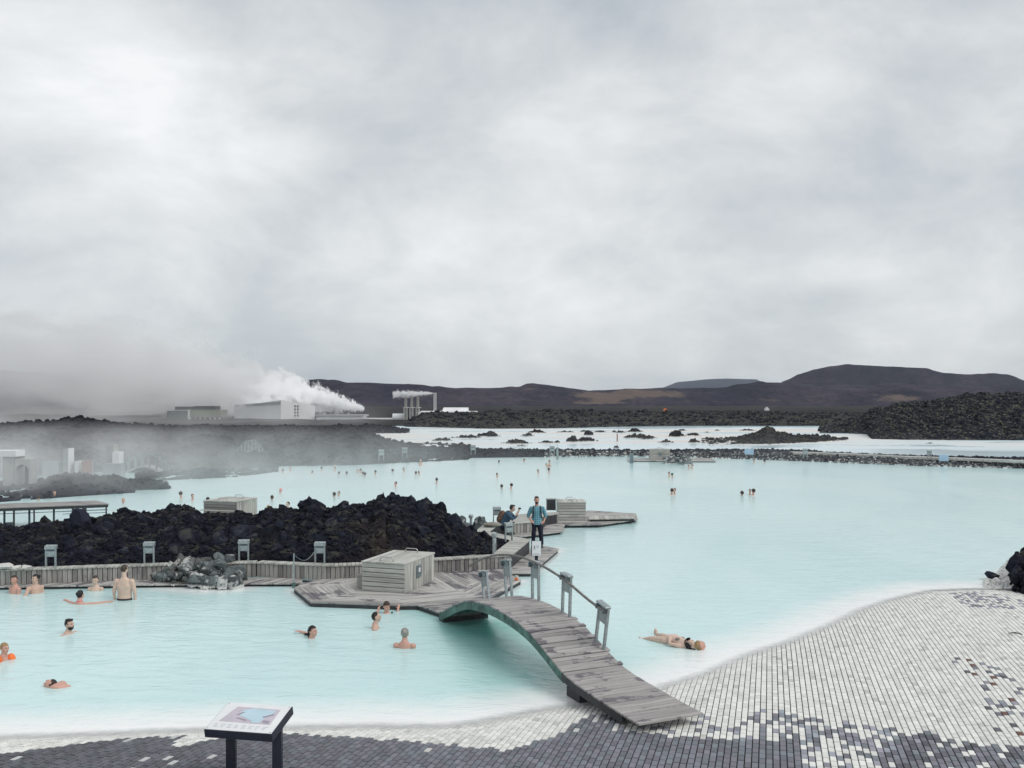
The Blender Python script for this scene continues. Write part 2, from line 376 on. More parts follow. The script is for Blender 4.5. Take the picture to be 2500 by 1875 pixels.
def plaid_f(k, out):
    o = k.sep(obj_co(k)); x, z = o[0], o[2]
    def stripe(v, f, ph, w0): return k.rng(k.math('ABSOLUTE', k.math('SUBTRACT', k.math('FRACT', k.math('MULTIPLY_ADD', v, f, ph)), 0.5)), w0, w0+0.08, 1.0, 0.0)
    col = k.mix(k.math('MULTIPLY', stripe(x, 15, 0.2, 0.12), 0.55), (0.075, 0.29, 0.36), (0.03, 0.12, 0.22))
    col = k.mix(k.math('MULTIPLY', stripe(z, 15, 0.6, 0.12), 0.55), col, (0.03, 0.12, 0.22))
    col = k.mix(k.math('MULTIPLY', stripe(x, 15, 0.7, 0.03), 0.6), col, (0.5, 0.62, 0.62))
    col = k.mix(k.math('MULTIPLY', stripe(z, 15, 0.1, 0.03), 0.6), col, (0.5, 0.62, 0.62))
    bsdf(k, out, col, 0.85, k.noise(obj_co(k), 18, 3), 0.4, 0.01)
M['plaid'] = material('teal_plaid_shirt', plaid_f)

# ------------------------------------------------------------------ shoreline and paved terrace height
SHORE_PX = [(-420,1835),(-160,1822),(0,1812),(150,1808),(300,1801),(420,1796),(560,1791),(700,1788),(800,1786),(900,1784),(1000,1786),(1100,1784),(1160,1776),(1250,1760),(1330,1744),
            (1400,1733),(1500,1722),(1580,1705),(1640,1684),(1740,1654),(1850,1604),(1950,1571),(2050,1530),(2130,1490),(2200,1466),(2290,1445),(2400,1441),(2480,1441),(2600,1441),(2900,1441)]
SH = np.array([P(x, y)[:2] for x, y in SHORE_PX])
def shore_dist(x, y):                       # signed: positive on the land side
    x = np.asarray(x, float); y = np.asarray(y, float)
    best = np.full(x.shape, 1e9); sg = np.ones(x.shape)
    for a, b in zip(SH[:-1], SH[1:]):
        d = b-a; L = d@d
        t = np.clip(((x-a[0])*d[0]+(y-a[1])*d[1])/L, 0, 1)
        qx, qy = x-(a[0]+t*d[0]), y-(a[1]+t*d[1]); r = np.hypot(qx, qy)
        c = d[0]*(y-a[1])-d[1]*(x-a[0])
        u = r < best-1e-9; best = np.where(u, r, best); sg = np.where(u, np.where(c < 0, 1.0, -1.0), sg)
    return best*sg
def pave_z(s):
    s = np.asarray(s, float)
    return np.where(s > 0, 0.17*(1-np.exp(-np.maximum(s, 0)*0.13/0.17)), 0.13*s)

# ground under everything, out to the horizon
def grid_mesh(name, xs, ys, zf, mat, smooth=True, attrs=None):
    X, Y = np.meshgrid(xs, ys); Z = zf(X, Y); n, m_ = X.shape
    V = np.stack([X, Y, Z], -1).reshape(-1, 3); i = np.arange(n*m_).reshape(n, m_)
    T = np.stack([i[:-1, :-1], i[:-1, 1:], i[1:, 1:], i[1:, :-1]], -1).reshape(-1, 4)
    at = {k: ('POINT', 'FLOAT', f(X, Y).ravel()) for k, f in (attrs or {}).items()}
    return npmesh(name, V, T, mat, smooth, at)
gx_ = np.concatenate([-np.geomspace(9000, 60, 24), np.linspace(-50, 50, 11), np.geomspace(60, 9000, 24)])
ground = link('ground', grid_mesh('ground', gx_, np.concatenate([[-400, -100, -20], np.geomspace(5, 15000, 60)]), lambda X, Y: np.full(X.shape, -1.2), M['ground']))
tag(ground, 'dark lava ground lying below the pools', kind='structure')
xs = np.unique(np.concatenate([np.linspace(-160, -16, 25), np.arange(-16, 22, 0.22), np.linspace(22, 160, 25)]))
ys = np.unique(np.concatenate([[6, 8, 10], np.arange(11, 33, 0.22), np.linspace(33, 128, 40)]))
def clear_shade_f(X, Y):  # soft patches of clearer water with the bridge's shade painted in
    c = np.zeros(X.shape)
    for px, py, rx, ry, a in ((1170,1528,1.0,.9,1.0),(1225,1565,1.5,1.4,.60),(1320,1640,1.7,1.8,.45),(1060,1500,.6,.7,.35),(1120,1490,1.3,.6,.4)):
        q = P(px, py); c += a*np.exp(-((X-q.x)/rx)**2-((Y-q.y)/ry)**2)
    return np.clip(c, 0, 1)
DZ, CZ = 0.13, 0.53                          # deck level, bench top level
SCUM = [([(717,1436),(758,1470),(974,1478),(1019,1477),(1085,1500)], 2.6), ([(1200,1457),(1272,1417)], 2.2), ([(1236,1399.5),(1295,1399.5),(1366,1340),(1330,1331)], 2.2), ([(1268,1311),(1373,1298),(1381,1282),(1462,1282),(1558,1268)], 2.4),
        ([(380,1430),(420,1437),(500,1443),(585,1438),(620,1427)], 1.3), ([(2400,1436),(2440,1425),(2480,1400)], 0.9), ([(-400,1438),(-100,1435),(400,1427)], 4.0), ([(1340,1695),(1420,1730)], 1.6)]
def poly_dist(x, y, q):
    best = np.full(x.shape, 1e9)
    for a, b in zip(q[:-1], q[1:]):
        d = b-a; t = np.clip(((x-a[0])*d[0]+(y-a[1])*d[1])/(d@d), 0, 1); best = np.minimum(best, np.hypot(x-a[0]-t*d[0], y-a[1]-t*d[1]))
    return best
def shore_attr(X, Y):
    s = -shore_dist(X, Y)*0.85
    for pts, k in SCUM: s = np.where(s > 0.5, np.minimum(s, 0.62+k*poly_dist(X, Y, np.array([P(x, y)[:2] for x, y in pts]))), s)
    return s
water = link('water', grid_mesh('water', xs, ys, lambda X, Y: np.zeros(X.shape), M['water'], True, {'shore': shore_attr, 'clear': clear_shade_f}))
tag(water, 'milky pale blue lagoon water', kind='structure')
silica = link('silica_flat', grid_mesh('silica_flat', np.linspace(-60, 190, 60), np.linspace(0, 1, 30), lambda X, Y: 0.012+0*X, M['silica']))
for v in silica.data.vertices: y0 = float(np.interp(v.co.x, [-60, 0, 18, 30, 43, 190], [95, 95, 94.5, 89, 81, 70])); v.co.y = y0+(240-y0)*v.co.y; v.co.x = max(v.co.x, -0.172*v.co.y)
silica.data.update()
tag(silica, 'white silica flats and pale blue water beyond the lagoon bank', kind='structure')

# paved terrace
PA = R(15.6); U_ = np.array([math.sin(PA), math.cos(PA)]); B_ = np.array([math.cos(PA), -math.sin(PA)])
PW, PL = 0.097, 0.190
ter_xs = np.arange(-13, 20, 0.3); ter_ys = np.arange(8.5, 28.5, 0.3)
def bed_z(X, Y):
    s = shore_dist(X, Y); return np.where(s > -0.9, pave_z(s)-0.028, -0.145-0.35*np.clip(-s-0.9, 0, 6))
terrace = link('paved_terrace', grid_mesh('paved_terrace', ter_xs, ter_ys, bed_z, M['bed']))
tag(terrace, 'paved terrace of white and grey blocks sloping into the pool', kind='structure')
ia = np.arange(-200, 260); ja = np.arange(0, 190)
I, J = np.meshgrid(ia, ja); I = I.ravel(); J = J.ravel()
off = (np.abs(np.sin(I*12.9898)*43758.5453) % 1.0)*0.5+0.5*(I % 2)         # running bond, a little irregular
CX = I*PW*B_[0]+(J+off*1.0)*PL*U_[0]; CY = I*PW*B_[1]+(J+off*1.0)*PL*U_[1]
m0 = (CY > 8.7) & (CY < 28) & (CX > -12.8) & (CX < 19.5); I, J, CX, CY = I[m0], J[m0], CX[m0], CY[m0]
S = shore_dist(CX, CY); pxv = 1250+CX/CY*FPX
m0 = (S > -0.55) & (pxv > -250) & (pxv < 2760) & (CX < 13.75)
I, J, CX, CY, S = I[m0], J[m0], CX[m0], CY[m0], S[m0]
ZC = pave_z(S); e_ = 0.05
gx1 = (pave_z(shore_dist(CX+e_*B_[0], CY+e_*B_[1]))-pave_z(shore_dist(CX-e_*B_[0], CY-e_*B_[1])))/(2*e_)
gy1 = (pave_z(shore_dist(CX+e_*U_[0], CY+e_*U_[1]))-pave_z(shore_dist(CX-e_*U_[0], CY-e_*U_[1])))/(2*e_)
PXC = 1250+CX/CY*FPX; PYC = YH+(HC-ZC)*FPX/CY
def inpoly(px, py, poly):
    r = np.zeros(px.shape, bool); n = len(poly)
    for k in range(n):
        (x0, y0), (x1, y1) = poly[k], poly[(k+1) % n]
        if y0 == y1: continue
        c = ((y0 > py) != (y1 > py)) & (px < (x1-x0)*(py-y0)/(y1-y0)+x0); r ^= c
    return r
NP_ = len(CX); rr = RNG.random(NP_); r2 = RNG.random(NP_); r3 = RNG.random(NP_)
tint = np.empty((NP_, 4)); tint[:, 3] = 1
wv = 0.67+0.17*r2; tint[:, 0] = wv; tint[:, 1] = wv*0.995; tint[:, 2] = wv*0.945
greyish = rr < 0.06; tint[greyish, :3] *= 0.78
def dark(mask, lo=0.15, hi=0.235):
    v = (lo+(hi-lo)*r3[mask])*np.interp(PXC[mask], [150, 650, 1100], [0.62, 0.8, 1.0]); pk = (r2[mask]-0.5)*0.05
    tint[mask, 0] = v*(0.95+pk*2); tint[mask, 1] = v*(0.97-pk); tint[mask, 2] = v*1.11
ZA = [(-400,1990),(-400,1835),(0,1838),(180,1818),(300,1803),(380,1797),(450,1797),(400,1824),(470,1815),(560,1798),(640,1790),(740,1790),(800,1798),(900,1802),(960,1806),(1040,1811),(1160,1823),(1240,1831),(1290,1816),(1350,1798),(1385,1780),
      (1412,1757),(1450,1742),(1500,1742),(1512,1764),(1480,1779),(1540,1784),(1620,1795),(1800,1806),(1951,1804),(1956,1900),(1965,1990)]
ZAi = inpoly(PXC, PYC, ZA); dark(ZAi & (rr > 0.006))
mixA = ZAi & (((PXC > 1385) & (PYC < 1790) & (rr < 0.16)) | ((PXC < 520) & (rr < 0.035)))
tint[mixA, :3] = (0.55, 0.56, 0.55)
ZB = [(2140,1990),(2150,1850),(2140,1838),(2170,1810),(2230,1790),(2290,1796),(2330,1806),(2420,1818),(2640,1830),(2700,1990)]
dark(inpoly(PXC, PYC, ZB) & (rr < 0.80), 0.09, 0.24)
ZC_ = [(1815,1742),(1870,1733),(1960,1742),(2090,1768),(2210,1778),(2300,1792),(2200,1830),(2150,1990),(1965,1990),(1954,1806),(1812,1806)]
dark(inpoly(PXC, PYC, ZC_) & (rr < 0.42), 0.15, 0.40)
ZD = [(2310,1600),(2390,1600),(2560,1720),(2560,1840),(2440,1790),(2380,1690)]
dark(inpoly(PXC, PYC, ZD) & (rr < 0.20), 0.10, 0.35)
bz = inpoly(PXC, PYC, ZD) & (rr > 0.975); tint[bz, :3] = (0.16, 0.085, 0.07)
ZE = [(2315,1446),(2400,1443),(2520,1470),(2520,1492),(2440,1489),(2350,1478)]
dark(inpoly(PXC, PYC, ZE) & (rr < 0.42), 0.20, 0.42)
ZF = [(1490,1764),(1700,1742),(1800,1772),(1800,1797),(1620,1792),(1500,1778)]
dark(inpoly(PXC, PYC, ZF) & (rr < 0.25), 0.18, 0.40)
# one block: chamfered top, sides; local X across the row, local Y along it
hx, hy, ch, th = PW/2-0.0070, PL/2-0.0095, 0.006, 0.035
PV = np.array([(-hx+ch,-hy+ch,0),(hx-ch,-hy+ch,0),(hx-ch,hy-ch,0),(-hx+ch,hy-ch,0),(-hx,-hy,-ch),(hx,-hy,-ch),(hx,hy,-ch),(-hx,hy,-ch),(-hx,-hy,-th),(hx,-hy,-th),(hx,hy,-th),(-hx,hy,-th)])
PF = [(0,1,2,3)]+[(4+k, 4+(k+1) % 4, (k+1) % 4, k) for k in range(4)]+[(8+k, 8+(k+1) % 4, 4+(k+1) % 4, 4+k) for k in range(4)]
jz = (RNG.random(NP_)-0.5)*0.006
def pav_mat(i):
    ex = Vector((B_[0], B_[1], gx1[i])).normalized(); ey = Vector((U_[0], U_[1], gy1[i])).normalized(); ez = ex.cross(ey).normalized()
    Mx = Matrix((ex, ey, ez)).transposed().to_4x4(); Mx.translation = (CX[i], CY[i], ZC[i]+jz[i]); return Mx
inframe = (PXC > 5) & (PXC < 2495) & (PYC < 1868) & (PYC > 1400) & ~((PXC > 500) & (PXC < 720) & (PYC < 1800))
order = np.argsort(np.where(inframe, CY+0.02*np.abs(CX), 1e6))[:300]
single = np.zeros(NP_, bool); single[order] = True
pme = mesh('paver', PV, PF, M['paver_obj'])
for i in order:
    o = bpy.data.objects.new('paver', pme); COL.objects.link(o); o.parent = terrace; o.matrix_local = pav_mat(i)
    o.color = (float(tint[i, 0]), float(tint[i, 1]), float(tint[i, 2]), 1)
rest = np.where(~single)[0]; nr = len(rest)
ex = np.stack([np.full(nr, B_[0]), np.full(nr, B_[1]), gx1[rest]], -1); ex /= np.linalg.norm(ex, axis=1, keepdims=True)
ey = np.stack([np.full(nr, U_[0]), np.full(nr, U_[1]), gy1[rest]], -1); ey /= np.linalg.norm(ey, axis=1, keepdims=True)
ez = np.cross(ex, ey)
C0 = np.stack([CX[rest], CY[rest], ZC[rest]+jz[rest]], -1)
VV = C0[:, None]+PV[None, :, 0:1]*ex[:, None]+PV[None, :, 1:2]*ey[:, None]+PV[None, :, 2:3]*ez[:, None]
TT = (np.array(PF)[None]+np.arange(nr)[:, None, None]*12).reshape(-1, 4)
tc = np.repeat(tint[rest], len(PF)*4, axis=0)
po = link('paver', npmesh('paver_field', VV.reshape(-1, 3), TT, M['paver_attr'], False, {'tint': ('CORNER', 'FLOAT_COLOR', tc)}), terrace)
tag(po, kind='stuff')
def terrace_z(x, y): return float(pave_z(shore_dist(np.array([x]), np.array([y])))[0])

# ------------------------------------------------------------------ rocks
def ico(sub):
    bm = bmesh.new(); bmesh.ops.create_icosphere(bm, subdivisions=sub, radius=1.0)
    V = np.array([v.co[:] for v in bm.verts]); T = np.array([[v.index for v in f.verts] for f in bm.faces]); bm.free(); return V, T
def rock_shape(seed, sub=2, rough=0.55):
    V, T = ico(sub); s = seed*5.17
    d = 1+rough*1.5*fbm(V[:, 0]*1.3+s, V[:, 1]*1.3+s*2, V[:, 2]*1.3+s, 2)+rough*1.2*fbm(V[:, 0]*3.1+s, V[:, 1]*3.1, V[:, 2]*3.1+s, 2)
    r = np.random.default_rng(seed); V = V*d[:, None]
    for _ in range(4):                       # flat broken faces
        n = r.normal(size=3); n /= np.linalg.norm(n); c = 0.55+0.3*r.random(); q = V@n; V = V-np.maximum(q-c, 0)[:, None]*n*0.85
    return V*np.array([1, 0.85, 0.75]), T
ROCKS = [rock_shape(k, 2, 1.05) for k in range(10)]
def rot_mats(n, rng):
    q = rng.normal(size=(n, 4)); q /= np.linalg.norm(q, axis=1, keepdims=True); a, b, c, d = q.T
    return np.stack([np.stack([1-2*(c*c+d*d), 2*(b*c-a*d), 2*(b*d+a*c)], -1), np.stack([2*(b*c+a*d), 1-2*(b*b+d*d), 2*(c*d-a*b)], -1), np.stack([2*(b*d-a*c), 2*(c*d+a*b), 1-2*(b*b+c*c)], -1)], 1)
def rubble(name, pts, sizes, mat, rng, shapes=None):
    shapes = shapes or ROCKS; Vs, Ts, o = [], [], 0; n = len(pts); RM = rot_mats(n, rng); sel = rng.integers(0, len(shapes), n)
    for k, (V, T) in enumerate(shapes):
        ix = np.where(sel == k)[0]
        if not len(ix): continue
        X = np.einsum('nij,vj->nvi', RM[ix], V)*sizes[ix][:, None, None]+pts[ix][:, None]
        Vs.append(X.reshape(-1, 3)); Ts.append((T[None]+np.arange(len(ix))[:, None, None]*len(V)+o).reshape(-1, 3)); o += len(ix)*len(V)
    return npmesh(name, np.concatenate(Vs), np.concatenate(Ts), mat)
ROCK_ME = {}
def rock_objs(parent, pts, sizes, mat, rng, name='lava_rock', mk='lava', tilt=True):
    for p, s in zip(pts, sizes):
        k = int(rng.integers(0, len(ROCKS)))
        if (mk, k) not in ROCK_ME: ROCK_ME[mk, k] = mesh(name, ROCKS[k][0], [tuple(t) for t in ROCKS[k][1]], mat)
        o = link(name, ROCK_ME[mk, k], parent, tuple(Vector(p)-parent.location), tuple(rng.random(3)*6.28), (s*(0.8+0.5*rng.random()), s*(0.8+0.5*rng.random()), s*(0.9+0.5*rng.random())))

def interp(pts, u): return np.interp(u, [p[0] for p in pts], [p[1] for p in pts])
def ridge(name, top, foot, crest_d, back, z0, mat, cols, rows, amp, freq, prof=0.65, seed=0, smooth=False, backz=None, attrs=None, spike=0.0):
    """a bank of ground: foot line seen at plane z0, crest line seen at distance crest_d, falling away behind"""
    u = np.linspace(top[0][0], top[-1][0], cols)
    ty, fy = interp(top, u), interp(foot, u)
    cd = crest_d(u) if callable(crest_d) else np.full(cols, crest_d)
    fd = FPX*(HC-z0)/(np.maximum(fy, YH+2)-YH); cd = np.maximum(cd, fd+0.3)
    zc = np.maximum(HC-(ty-YH)*cd/FPX, z0+0.05)
    v = np.linspace(0, 1, rows); vb = np.linspace(0, 1, max(4, rows//2))[1:]
    D = np.concatenate([fd[None]+(cd-fd)[None]*v[:, None], cd[None]+np.asarray(back)*vb[:, None]*np.ones((1, cols))])
    Z = np.concatenate([z0+(zc-z0)[None]*(np.sin(v*math.pi/2)**prof)[:, None]*np.ones((1, cols)), zc[None]+((backz if backz is not None else z0-0.3)-zc)[None]*(1-np.cos(vb*math.pi/2))[:, None]])
    w_ = np.concatenate([np.sin(v*math.pi*0.5)**0.5, np.ones(len(vb))])[:, None]
    cf = np.concatenate([1-0.75*np.exp(-((1-v)/0.12)**2), 1-0.75*np.exp(-(vb/0.2)**2)])[:, None]     # keep the crest line where it is seen
    X = (u[None]-1250)/FPX*D
    nz = fbm(X*freq+seed, D*freq+seed*1.7, 0, 5)
    Z = Z+amp*2*nz*w_*cf
    X2 = X+amp*1.2*fbm(X*freq*1.6+9, D*freq*1.6, 3, 3)*w_; D2 = D+amp*1.2*fbm(X*freq*1.6, D*freq*1.6+5, 6, 3)*w_
    n, m_ = X.shape; V = np.stack([X2, D2, Z], -1); i = np.arange(n*m_).reshape(n, m_)
    T = np.stack([i[:-1, :-1], i[:-1, 1:], i[1:, 1:], i[1:, :-1]], -1).reshape(-1, 4)
    at = {k: ('POINT', 'FLOAT', f(u[None]+0*D, np.concatenate([v, 1+vb])[:, None]+0*D, X, D).ravel()) for k, f in (attrs or {}).items()}
    return link(name, npmesh(name, V.reshape(-1, 3), T, mat, smooth, at)), V, rows
def surf_pts(V, rows, n, rng, vmin=0.0, vmax=1.0):
    r = rng.random(n)*(rows-1.001)*(vmax-vmin)+vmin*(rows-1); c = rng.random(n)*(V.shape[1]-1.001)
    ri, ci = r.astype(int), c.astype(int); fr, fc = (r-ri)[:, None], (c-ci)[:, None]
    return (V[ri, ci]*(1-fr)*(1-fc)+V[ri+1, ci]*fr*(1-fc)+V[ri, ci+1]*(1-fr)*fc+V[ri+1, ci+1]*fr*fc)

# hills on the horizon
def tanf(spots):
    def f(U, Vv, X, D):
        t = 0*U
        for (u0, v0, ru, rv, a) in spots: t = t+a*np.exp(-((U-u0)/ru)**2-((Vv-v0)/rv)**2)
        return np.clip(t, 0, 1)
    return f
hb, _, _ = ridge('blue_hill', [(1560,950),(1620,945.6),(1653,933),(1722,926),(1775,924),(1848,926.5),(1866,936),(1960,952)], [(1560,985.8),(1960,985.8)], 6200, 1500, 0.3, M['hill_far'], 120, 14, 8, 0.002, seed=3, smooth=True)
tag(hb, 'distant flat topped blue hill', kind='structure')
hl, _, _ = ridge('hill', [(-500,905),(-200,905),(200,915),(430,918),(590,920),(648,927),(850,934),(922,936),(1024,941.5),(1108,949),(1180,947),(1271,944),(1288,936),(1308,936),(1352,941),(1407,949.5),(1441,953),(1617,946.5),(1750,946),(1864,938),(1960,940),(2100,942),(2300,944),(2900,950)],
    [(-500,992.5),(2900,992.5)], lambda u: 1650+0*u, 500, 0.3, M['hill'], 520, 40, 11.0, 0.012, prof=1.05, seed=11, smooth=True,
    attrs={'tan': tanf([(1470,0.45,75,.30,.95),(1560,0.62,90,.22,.6),(1640,0.42,60,.2,.45),(1290,.60,30,.05,.5),(2200,0.25,75,.14,.8),(1880,.16,60,.08,.5),(1450,.15,60,.1,.5),(1750,.2,80,.06,.35)])})
tag(hl, 'long dark moorland ridge behind the power plant', kind='structure')
hr, _, _ = ridge('hill', [(1850,952),(1913,934),(1946,917),(1986,903),(2030,895),(2068,890),(2170,894),(2263,899.6),(2308,910),(2365,915),(2422,911),(2458,913),(2500,927),(2600,950),(2800,965)],
    [(1850,989.5),(2800,989.5)], 2500, 900, 0.3, M['hill'], 300, 30, 18.0, 0.009, prof=1.0, seed=23, smooth=True, attrs={'tan': tanf([(2330,0.5,70,.1,.25)])})
tag(hr, 'big rounded dark hill on the right of the horizon', kind='structure')
plain_, _, _ = ridge('lava_plain', [(-600,1003),(1000,1003),(1500,1003),(1900,1002),(2600,998),(3000,998)], [(-600,1037.5),(3000,1037.5)], 460, 1500, 0.2, M['ground'], 400, 34, 1.3, 0.05, prof=0.8, seed=5, smooth=False, backz=0.3)
tag(plain_, 'lava plain running back to the hills', kind='structure')

def field_rubble(o, V, rows, n, lo, hi, mat, seed, vmin=0, vmax=1.0, crest=True):
    rng = np.random.default_rng(seed); p = surf_pts(V, rows, n, rng, vmin, vmax); s = lo+(hi-lo)*rng.random(n)**2.2
    p[:, 2] -= s*0.25
    tag(link('lava_rubble', rubble('lava_rubble', p, s, mat, rng), o), kind='stuff')
def spikes(V, rows, n, amp, rng): pass

lf, V_, rw = ridge('lava_shore', [(985,1034),(1010,1022),(1040,1010),(1080,1008),(1130,1010),(1200,1006),(1300,1004),(1400,1003),(1440,1004),(1490,1010),(1560,1006),(1650,1008),(1760,1008),(1900,1010),(2000,1012),(2160,1012)],
    [(985,1042),(1200,1047),(1360,1046),(1500,1042),(1680,1040),(2160,1039)], lambda u: 255+0*u, 40, 0.0, M['lava_far'], 420, 16, 1.0, 0.20, seed=31)
tag(lf, 'black lava bank on the far shore of the white flats', kind='structure'); field_rubble(lf, V_, rw, 2600, 0.25, 1.1, M['lava_far'], 41, 0, 1.25)
lr, V_, rw = ridge('lava_mound', [(2005,1056),(2040,1046),(2070,1038),(2110,1022),(2137,1000),(2180,995),(2251,984),(2310,976),(2373,968),(2454,964),(2500,962),(2620,958),(2760,955)],
    [(2005,1057),(2060,1058),(2125,1060),(2132,1072),(2212,1074),(2760,1076)], lambda u: 178+0*u, 45, 0.0, M['lava_far'], 300, 40, 1.1, 0.16, prof=0.9, seed=37)
tag(lr, 'big black lava mound rising on the right bank', kind='structure'); field_rubble(lr, V_, rw, 5200, 0.22, 0.95, M['lava_far'], 43, 0, 1.2)
ll, V_, rw = ridge('lava_ridge', [(-420,1040),(-200,1037),(0,1034),(100,1031),(150,1025),(188,1018),(240,1027),(330,1037),(450,1044),(545,1046),(620,1056),(700,1052),(780,1047),(858,1042),(880,1050),(905,1060),(960,1084),(1030,1094),(1080,1100),(1150,1106)],
    [(-420,1172),(0,1165),(250,1152),(500,1146),(700,1138),(860,1136),(960,1131),(1150,1122)], lambda u: 118-0.012*np.maximum(u, 0), 22, 0.0, M['lava_ridge'], 520, 40, 0.42, 0.5, prof=0.8, seed=47)
tag(ll, 'long dark lava ridge behind the misty end of the lagoon', kind='structure'); field_rubble(ll, V_, rw, 5200, 0.10, 0.5, M['lava_ridge'], 49, 0, 1.3)
lk, V_, rw = ridge('lava_bank', [(300,1040),(380,1041),(450,1043),(500,1038),(545,1040),(580,1043),(620,1040),(660,1044),(700,1038),(735,1043),(760,1041),(800,1044),(830,1037),(870,1041),(900,1038),(940,1042),(1000,1049)], [(300,1062),(1000,1058)], lambda u: 186+0*u, 12, 0.0, M['lava_ridge'], 300, 14, 0.5, 0.3, seed=67)
tag(lk, 'uneven dark lava bank in front of the power plant', kind='structure'); field_rubble(lk, V_, rw, 1500, 0.15, 0.7, M['lava_ridge'], 69, 0, 1.2)
# stony bank closing the lagoon
TOPB = [(900,1088),(1000,1092),(1090,1092),(1160,1095),(1300,1097),(1440,1098),(1560,1099),(1680,1098),(1800,1097),(1946,1098),(2007,1103),(2088,1107),(2250,1113),(2400,1116),(2500,1117),(2800,1125)]
FOOTB = [(900,1128),(1000,1121),(1160,1118),(1440,1114.5),(1560,1114),(1681,1117),(1820,1121),(2007,1128),(2251,1138),(2500,1144),(2800,1153)]
bk, V_, rw = ridge('stony_bank', TOPB, FOOTB, lambda u: FPX*(HC-0.62)/(interp(TOPB, u)-YH)+1.5, 5, 0.0, M['lava_ridge'], 520, 14, 0.12, 1.2, prof=0.9, seed=53)
tag(bk, 'stony bank closing off the far side of the lagoon', kind='structure'); field_rubble(bk, V_, rw, 3600, 0.06, 0.24, M['lava_ridge'], 55, 0.1, 1.3)
rng = np.random.default_rng(57); p = surf_pts(V_, rw, 3000, rng, 0.0, 0.55); s = 0.06+0.16*rng.random(3000)**2
kp = (1250+p[:, 0]/p[:, 1]*FPX > 1330); tag(link('shore_stones', rubble('shore_stones', p[kp], s[kp], M['shore_stone'], rng), bk), kind='stuff')
# pale path on the bank
pp = [(1936,1106),(1985,1106.5),(2100,1111),(2210,1116.5),(2350,1121),(2500,1127),(2800,1139)]
vs = []; 
for (x, y) in pp:
    d = FPX*(HC-0.55)/(y-YH); a = PD(x, y, d); vs += [(a.x, a.y, .42), (a.x, a.y, .62), (a.x, a.y+1.3, .62), (a.x, a.y+1.3, .42)]
fs = []
for i in range(len(pp)-1):
    a = i*4
    for k in range(3): fs.append((a+k, a+4+k, a+5+k, a+1+k))
tag(link('path', mesh('path', vs, fs, M['white_rock'])), 'pale path along the stony bank', kind='structure')

# lava islets on the white flats
ISL = [(1193,1067,66,15),(1140,1071,96,9),(1080,1078,56,10),(1120,1099,84,18),(1288,1066,34,9),(1310,1058,50,9),(1262,1084,76,12),(1335,1083,40,8),(1380,1057,48,6),(1397,1080,26,17),(1437,1064,24,15),(1432,1079,62,13),(1425,1056,22,5),(1465,1057,40,6),(1500,1057,14,6),(1515,1058,24,7),
       (1549,1056,46,11),(1560,1071,92,14),(1580,1074,30,9),(1650,1067,46,17),(1692,1065,40,9),(1664,1053,28,5),(1628,1082,40,8),(1695,1082,28,12),(1742,1078,36,7),(1505,1096,13,8),(1360,1083,14,7),(1275,1091,26,4),(1725,1058,14,3),(1750,1053,14,4),(1826,1053,44,6),(2270,1085,18,3)]
ISLAB = {0:'broad dark lava islet with a mossy top, left of the white flats',2:'low misty lava islet at the left end of the white flats',3:'low dark lava spit in the mist just behind the lagoon bank',5:'tan low lava islet near the far edge of the white flats',6:'long low lava islet in the middle of the white flats',
         9:'sharp peaked little lava islet standing alone on the white flats',10:'pointed lava hummock behind the peaked islet',16:'green mossy dome shaped islet near the far shore',17:'long ragged lava islet behind the lagoon hut',19:'tall lumpy lava islet left of the biggest islet',25:'tiny pointed lava islet nearest the lagoon bank',30:'flat green islet behind the biggest lava islet',1:'long low lava reef below the broad mossy islet at left',
         4:'small ragged islet right of the broad mossy islet',
         7:'short low islet just left of the sharp peaked islet',
         8:'thin flat islet at the far edge above the sharp peaked islet',
         11:'low wide islet just right of the sharp peaked islet',
         12:'tiny thin reef right above the low wide islet',
         13:'thin dark reef at the far edge left of the green dome',
         14:'tiny lump at the far edge, second left of the green dome',
         15:'small dark lump at the far edge touching the left of the green dome',
         18:'small islet just below the right end of the long ragged islet',
         20:'low islet close to the right of the tall lumpy islet',
         21:'thin reef at the far edge above the tall lumpy islet',
         22:'low ragged islet in front of the tall lumpy islet',
         23:'small pointed islet just left of the biggest islet, nearest row',
         24:'low reef at the left foot of the biggest islet',
         26:'tiny dark lump left of the sharp peaked islet',
         27:'faint thin reef, nearest the bank on the left of the flats',
         28:'tiny speck above the left end of the biggest islet',
         29:'small dark speck at the far edge left of the square knob',
         31:'tiny dark speck of lava off the right lava mound'}
